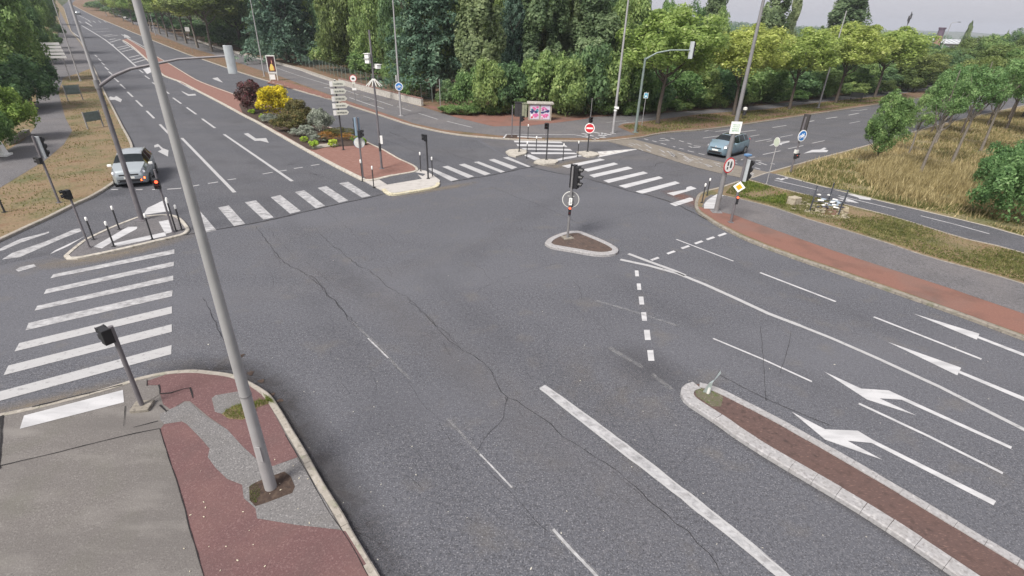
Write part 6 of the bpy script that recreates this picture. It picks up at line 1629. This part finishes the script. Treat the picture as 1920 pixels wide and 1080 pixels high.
# tall poplars against the sky
for x, ty, w_, lab in ((1340, -30, 66, 'tall dark poplar against the sky behind the second street tree'), (1447, -40, 70, 'tall dark poplar against the sky behind the third street tree'), (1482, -10, 36, 'small dark poplar beside the right lamp column top'), (1575, -35, 92, 'broad dark poplar against the sky above the fourth street tree')):
    tree('pale', (x - 25, 158 - (x - 1340) * .05), ty, w_, lab, .05)
for x, w_ in ((1808, 16), (1880, 9), (1892, 8), (1903, 9), (1914, 9)):
    tree('pale', (x - 18, 125), {1808: 42}.get(x, 58 + (x % 3)), w_, 'tiny distant poplar on the right skyline' if x > 1810 else 'small distant poplar right of the hooked lamp column', .03, group='distant poplars on the right skyline' if x > 1810 else None)
# --- bushes at the woodland edge
HB = 'leafy bushes along the north woodland edge'
for i, (x, y, ty, w_) in enumerate(((590, 118, 62, 90), (640, 132, 72, 90), (690, 150, 92, 76), (560, 108, 60, 70), (735, 165, 120, 50), (778, 186, 140, 54), (850, 206, 150, 60), (885, 212, 128, 64), (918, 216, 112, 70), (955, 214, 118, 76), (1020, 212, 98, 96), (1060, 218, 110, 84), (1100, 216, 84, 96), (1142, 214, 100, 86), (1178, 213, 96, 84), (1215, 209, 130, 84), (1262, 205, 128, 90), (1305, 203, 130, 84), (1350, 199, 125, 90), (1398, 196, 128, 84), (1440, 192, 128, 84), (1490, 186, 128, 84), (1535, 181, 128, 84), (1585, 175, 126, 84), (1635, 169, 122, 84), (1690, 163, 118, 84), (1750, 156, 112, 84))):
    bush('bush' if i % 3 else 'bushd', (x, y), ty, w_, 'green bush of the continuous hedge at the north woodland edge', group=HB)
for i in range(34):
    x = 845 + i * 26; y = (213 if x < 1190 else 213 - (x - 1190) * .088) + (3 if i % 2 else 0)
    if 985 < x < 1040: continue
    bush('bush', (x, y), y - q.uniform(16, 34), q.uniform(34, 50), 'low leafy undergrowth clump in front of the north hedge', name='undergrowth', group='low undergrowth before the north hedge')
# --- hedge behind the low wall, left part
for i, (x, y, ty, w_) in enumerate(((430, 88, 50, 80), (480, 98, 66, 66), (520, 108, 74, 60), (395, 76, 42, 60), (360, 66, 36, 60), (325, 57, 30, 56), (290, 48, 22, 56), (255, 40, 14, 50), (222, 31, 8, 46), (190, 20, 0, 44))):
    bush('bushd', (x, y), ty, w_, 'dark green hedge bush behind the low cycleway wall', group='hedge bushes behind the low wall')
# more background behind the left street trees
for x in range(180, 470, 30):
    tree('deep' if (x // 30) % 2 else 'wood', (x + 20, max(8, 10 + (x - 180) * .21)), -70 + q.uniform(-10, 10), 80, 'dark tree behind the avenue street trees', .05, group='dark trees behind the avenue row')
# --- big dark trees at upper left
for i, (b, ty, w_, lab) in enumerate((((-70, 215), -90, 190, 'dark leafy tree mostly beyond the left picture edge'), ((36, 176), -70, 168, 'big dark leafy tree overhanging the left footpath'), ((70, 150), -60, 112, 'dark leafy tree behind the striped direction panels'), ((88, 100), -45, 70, 'dark tree crown above the footpath beyond the direction panels'), ((97, 70), -40, 56, 'smaller dark tree at the bend of the left footpath'), ((20, 120), -80, 130, 'tall dark tree filling the upper left corner'), ((100, 46), -30, 40, 'distant dark tree at the left edge of the upper avenue'))):
    tree('wood' if i % 2 else 'deep', b, ty, w_, lab, .08)
for i, (b, ty, w_) in enumerate((((48, 202), 104, 104), ((80, 172), 96, 66), ((-10, 215), 120, 120), ((95, 120), 82, 40), ((104, 90), 60, 30), ((110, 66), 44, 24))):
    bush('bushd', b, ty, w_, 'dark leafy bush under the big trees on the left', group='dark bushes under the left trees')
bush('bushl', (20, 264), 148, 104, 'bright yellow-green bush beside the left footpath', v=0)
bush('bushl', (-40, 300), 190, 110, 'green bush at the left picture edge nearest the footpath', v=1)
bush('bush', (4, 285), 205, 60, 'darker green bush in front of the bright one at left', v=2)
# --- young trees in the dry field
FT = 'young trees planted in the dry field'
for i, (b, ty, w_, cf, kind, lab) in enumerate((((1640, 311), 166, 88, .20, 'wood', 'bushy young tree nearest the cycle path corner of the dry field'), ((1704, 288), 168, 60, .36, 'field', 'young tree just right of the bushiest one in the dry field'),
    ((1722, 332), 132, 86, .54, 'field', 'young tree whose thin leaning-looking trunk stands in tall dry grass'), ((1752, 272), 118, 78, .45, 'field', 'young tree at the field edge near the side road'), ((1782, 311), 118, 92, .54, 'field', 'slim young tree in the middle of the dry field'),
    ((1800, 256), 104, 82, .45, 'olive', 'young tree behind the middle of the dry field'), ((1838, 284), 108, 90, .5, 'field', 'young tree with a thin trunk, right of the middle of the field'), ((1885, 246), 92, 88, .42, 'wood', 'darker young tree at the right back of the field'), ((1905, 300), 120, 86, .48, 'field', 'young tree near the right edge above the big bush'), ((1950, 260), 110, 110, .35, 'wood', 'leafy tree cut by the right picture edge'), ((1850, 238), 98, 80, .42, 'olive', 'young olive-green tree near the road at the back of the field'), ((1915, 222), 100, 80, .4, 'deep', 'dark young tree at the far right back'))):
    tree(kind, b, ty, w_, lab, cf, 'young_tree', FT, bark=BARKL if kind == 'field' else BARK, trunkw=.75)
for b, ty, w_, kd, lab in (((1835, 215), 84, 110, 'olive', 'taller leafy tree at the far back of the dry field'), ((1890, 226), 74, 120, 'wood', 'broad leafy tree behind the young trees, near the right edge'), ((1955, 232), 70, 130, 'wood', 'broad leafy tree cut by the right edge at mid height'), ((1780, 232), 112, 84, 'olive', 'airy young tree right beside the side road kerb'), ((1930, 330), 150, 100, 'field', 'airy young tree above the big fresh green bush'), ((1745, 250), 128, 74, 'field', 'slim young tree at the kerb behind the bushiest one')):
    tree(kd, b, ty, w_, lab, .4, 'young_tree', FT, trunkw=.75)
# trees beyond the side road, right
for i, x in enumerate(range(1700, 2080, 34)):
    tree(('olive', 'wood', 'deep')[i % 3], (x, 172 - (x - 1700) * .06 - (14 if i % 2 else 0)), 52 + q.uniform(0, 22) + (36 if x < 1770 else 10 if x < 1810 else 0), 84, 'leafy tree of the mass beyond the right end of the side road', .08, group='tree mass beyond the right end of the side road')
for x, ty in ((1690, 96), (1735, 98), (1800, 74), (1850, 60), (1895, 66), (1940, 60), (1990, 62)):
    tree('wood', (x, 128), ty + 6, 50, 'distant tree on the skyline at right', .02, group='distant trees on the right skyline')
# far woodland as one mass
def far_wood():
    g = np.random.default_rng(77); P_, N_ = [], []
    for k in range(2600):
        az = R(g.uniform(-50, 62)); dist = 170 + 1500 * g.uniform(0, 1) ** 1.7
        if R(37.5) < az < R(42.5) and dist < 420: continue
        if az < R(30) and dist < 330: continue
        x, y = dist * math.sin(az), dist * math.cos(az)
        if x * NW[0] + y * NW[1] > 90 and az < R(-25): continue
        h = g.uniform(4.5, 8.5) + min(3, dist * .002); r = g.uniform(3, 5.5)
        n_ = 46; d = unit(g, n_); d[:, 2] = np.abs(d[:, 2]) * 1.0 - .15
        P_.append(np.stack([x + d[:, 0] * r, y + d[:, 1] * r, hz(x, y) + h * .35 + d[:, 2] * h * .65], 1)); N_.append(d)
    me = leaves('distant_woodland', np.concatenate(P_), np.concatenate(N_), 1.7, LF['deep'], 5, aspect=1.3)
    o = bpy.data.objects.new('distant_woodland', me); C.objects.link(o); tag(o, 'distant woodland massed across the land towards the hills', 'woodland', None, 'stuff')
far_wood()
# bushes lower right
for b, ty, w_, lab, v in (((1885, 418), 285, 130, 'big fresh green bush at the right edge beside the dry field', 0), ((1935, 395), 225, 120, 'tall green bush cut by the right picture edge', 1), ((1852, 360), 262, 70, 'smaller green bush behind the big one at the right edge', 2)):
    o = bush('bush', b, ty, w_, lab, v=v)
    o.data = crown_round('foliage', LF['field'], 900 + v, 11000, 40, .28, .05, zlo=-.4)
# --- planted bed
def bedshrub(base, topy, wpx, leafk, label, seed, n=5000, leaf=.07, group=None, lobes=30):
    b = P(base[0], base[1], .12); h = HT(base, base[0], topy, .12)
    d = Vector((b.x, b.y, b.z - CAMH)).dot(Vector((_T[2], _W[2], _U[2]))); rad = wpx / 2 * d / FOC
    me = crown_round('shrub', LF[leafk], seed, n, lobes, .28, leaf, zlo=-.3)
    o = bpy.data.objects.new('shrub', me); C.objects.link(o); o.location = b - Vector((0, 0, h * .12)); o.scale = (rad, rad, h * .56)
    return tag(o, label, 'shrub', group)
bedshrub((481, 209), 150, 62, 'purple', 'dark red and purple shrub at the far end of the flower bed', 301, 6500)
bedshrub((519, 221), 157, 70, 'yellow', 'bright yellow rounded shrub in the flower bed', 302, 6500)
bedshrub((560, 232), 184, 58, 'bronze', 'bronze-green rounded shrub in the middle of the flower bed', 303, 6500)
bedshrub((548, 246), 212, 66, 'bronze', 'low brownish-green shrub in front of the bronze one', 304, 5000)
bedshrub((605, 247), 202, 44, 'silver', 'silvery grey shrub near the direction sign', 305, 5500)
bedshrub((575, 257), 234, 36, 'silver', 'low pale silver shrub at the front of the bed', 306, 4000)
bedshrub((557, 255), 240, 30, 'silver', 'flat grey-green silver clump left of the low silver shrub', 307, 3000)
bedshrub((508, 230), 213, 36, 'silver', 'greyish clump below the yellow shrub', 308, 3000)
bedshrub((598, 266), 250, 34, 'silver', 'blue-grey clump behind the lime plants', 309, 3000)
bedshrub((615, 265), 246, 40, 'flower', 'orange and yellow flowers at the front of the bed', 310, 2600, .05, lobes=40)
bedshrub((650, 262), 248, 34, 'flower', 'orange flower patch right of the direction sign post', 311, 2200, .05, lobes=40)
bedshrub((640, 252), 240, 60, 'bronze', 'low mixed green planting behind the flowers', 315, 3000)
bedshrub((668, 268), 254, 26, 'bushl', 'small green plant behind the white disc signal', 316, 2000)
for i, (b, ty, w_) in enumerate((((473, 214), 203, 15), ((493, 222), 213, 15), ((571, 267), 256, 15), ((588, 277), 262, 20), ((627, 275), 260, 21), ((682, 271), 257, 16))):
    bedshrub(b, ty, w_, 'lime', ('small lime-green plant at the upper left end of the flower bed', 'lime-green clump on the left edge of the bed below the yellow shrub', 'small lime-green clump left of the front corner of the bed', 'lime-green clump at the front left corner of the bed', 'lime-green clump left of the direction sign post', 'lime-green clump right of the round white disc')[i], 320 + i, 1500, .13, 'lime-green clumps edging the flower bed', 14)
# --- grass as stuff
def grass(name, poly, n, h, label, mat, z=.12, seed=1, wid=.02, lean=.35, dens=None):
    g = np.random.default_rng(seed); pw = [P(x, y, z) for x, y in poly]
    xs = [p.x for p in pw]; ys = [p.y for p in pw]
    bx = g.uniform(min(xs), max(xs), n * 4); by = g.uniform(min(ys), max(ys), n * 4)
    ins = np.zeros(len(bx), bool); j = len(pw) - 1
    for i in range(len(pw)):
        c = ((pw[i].y > by) != (pw[j].y > by)) & (bx < (pw[j].x - pw[i].x) * (by - pw[i].y) / (pw[j].y - pw[i].y + 1e-12) + pw[i].x)
        ins ^= c; j = i
    bx, by = bx[ins][:n], by[ins][:n]
    cl = np.sin(bx * 1.1 + 2 * np.sin(by * .7)) + np.sin(by * 1.3 + 1.5 * np.sin(bx * .5)) + g.normal(0, .6, len(bx))
    keep = cl > -.9; bx, by, cl = bx[keep], by[keep], cl[keep]; n = len(bx)
    hh = h * g.uniform(.4, 1.2, n) * (1 + .25 * np.clip(cl, -1, 2)); a = g.uniform(0, 2 * PI, n); la = g.uniform(0, 2 * PI, n)
    w_ = wid * g.uniform(.6, 1.4, n)
    bz = np.array([hz(x, y) for x, y in zip(bx, by)]) + z - .02
    v = np.empty((n, 3, 3)); b = np.stack([bx, by, bz], 1)
    s = np.stack([np.cos(a) * w_, np.sin(a) * w_, np.zeros(n)], 1)
    v[:, 0] = b - s; v[:, 1] = b + s
    v[:, 2] = b + np.stack([np.cos(la) * hh * lean * g.uniform(.2, 1.6, n), np.sin(la) * hh * lean * g.uniform(.2, 1.6, n), hh], 1)
    me = bpy.data.meshes.new(name); me.vertices.add(n * 3); me.loops.add(n * 3); me.polygons.add(n)
    me.vertices.foreach_set('co', v.reshape(-1)); me.loops.foreach_set('vertex_index', np.arange(n * 3, dtype=np.int32))
    me.polygons.foreach_set('loop_start', np.arange(0, n * 3, 3, dtype=np.int32)); me.polygons.foreach_set('loop_total', np.full(n, 3, dtype=np.int32))
    me.update(); me.validate(); me.materials.append(mat)
    o = bpy.data.objects.new(name, me); C.objects.link(o); return tag(o, label, 'grass', None, 'stuff')
fieldp = [(1462, 325), (1530, 303), (1624, 278), (1745, 243), (1805, 228), (1920, 203), (2050, 220), (2200, 480), (1920, 442), (1865, 425), (1752, 397), (1632, 370), (1530, 344)]
grass('dry_grass', fieldp, 60000, .34, 'tall straw-coloured grass all over the dry field', LF['straw'], .13, 2, .035)
grass('dry_grass', [(1600, 320), (1700, 300), (1830, 330), (1850, 380), (1760, 385), (1640, 360)], 16000, .75, 'tallest yellow grass in the middle of the dry field', LF['straw'], .13, 3, .035)
grass('green_weeds', [(1470, 325), (1560, 300), (1640, 300), (1700, 340), (1640, 366), (1530, 342)], 9000, .22, 'green weeds near the corner of the dry field', LF['mixed'], .13, 4, .05)
grass('green_weeds', [(1700, 260), (1805, 232), (1920, 210), (2050, 225), (2100, 400), (1900, 330), (1760, 300)], 16000, .28, 'green patches among the young trees of the dry field', LF['mixed'], .13, 21, .05)
grass('green_weeds', [(1500, 340), (1530, 344), (1632, 370), (1752, 397), (1865, 425), (1920, 442), (1920, 420), (1800, 385), (1650, 350)], 9000, .16, 'low weeds along the field side of the cycle path', LF['mixed'], .13, 22, .04)
grass('grass', [(1372, 350), (1400, 340), (1440, 348), (1580, 383), (1675, 407), (1802, 447), (1910, 473), (2100, 530), (2100, 590), (1920, 528), (1740, 478), (1647, 447), (1530, 412), (1459, 388), (1389, 370), (1360, 362)], 42000, .09, 'patchy green and yellow grass between the right footpath and cycle path', LF['mixed'], .12, 5, .03)
grass('grass', [(1372, 350), (1400, 340), (1440, 350), (1475, 362), (1470, 385), (1389, 370)], 6000, .14, 'greener grass at the tip by the diamond sign', LF['grass'], .12, 6, .04)
grass('grass', [(1168, 236), (1235, 226), (1310, 216), (1440, 206), (1550, 192), (1640, 183), (1700, 177), (1700, 185), (1627, 195), (1440, 223), (1370, 233), (1270, 243), (1205, 253), (1190, 249)], 42000, .16, 'patchy grass under the yellow-green street trees', LF['mixed'], .12, 7, .05)
grass('grass', [(0, 442), (0, 400), (60, 380), (120, 300), (160, 240), (130, 240), (0, 356)][:0] + [(0, 442), (0, 356), (85, 303), (120, 273), (137, 247), (124, 222), (112, 172), (120, 148), (150, 138), (170, 130), (183, 150), (208, 200), (228, 238), (244, 272), (240, 300), (212, 337), (140, 378), (60, 416)], 24000, .09, 'dry and green grass of the left verge', LF['mixed'], .12, 8, .035)
grass('weeds', gb, 1500, .10, 'green weeds in the red pavement patch', LF['grass'], .13, 9, .006)
grass('weeds', [(467, 912), (480, 904), (490, 920), (480, 945), (470, 938)], 500, .07, 'green weeds at the edge of the soil pit', LF['grass'], .134, 10, .006)
grass('weeds', [(494, 738), (505, 745), (515, 756), (500, 752)], 260, .08, 'weeds growing by the kerb near the near lamp column', LF['grass'], .13, 11, .006)
grass('leaf_litter', [(512, 743), (535, 740), (540, 780), (520, 760)], 1, .02, 'few dry leaves in the near gutter', LF['straw'], .02, 12, .02)
grass('ground_cover', [(560, 160), (640, 158), (700, 180), (790, 203), (700, 202), (620, 176)], 1200, .05, 'sparse dry tufts beside the cycleway', LF['straw'], .13, 13, .04)
grass('ground_cover', [(430, 124), (520, 146), (620, 178), (700, 204), (700, 210), (600, 178), (480, 142), (400, 113), (300, 80), (220, 46), (230, 44), (310, 76), (400, 104)], 14000, .10, 'thin brown grass strip beside the avenue', LF['straw'], .13, 14, .05)
# ================================================================== HAZE
def haze(density):
    m, t, N = nodes('haze_air')
    o = N('ShaderNodeOutputMaterial'); v = N('ShaderNodeVolumePrincipled')
    v.inputs['Color'].default_value = (.80, .86, .96, 1); v.inputs['Density'].default_value = density; v.inputs['Anisotropy'].default_value = .2
    t.links.new(v.outputs[0], o.inputs['Volume'])
    b = MB(); b.box((0, 0, 42.5), (6600, 6600, 87)); ob = b.build('haze', m)
    tag(ob, 'thin pale haze in the air towards the skyline', 'haze', None, 'stuff')
haze(3.0e-4)
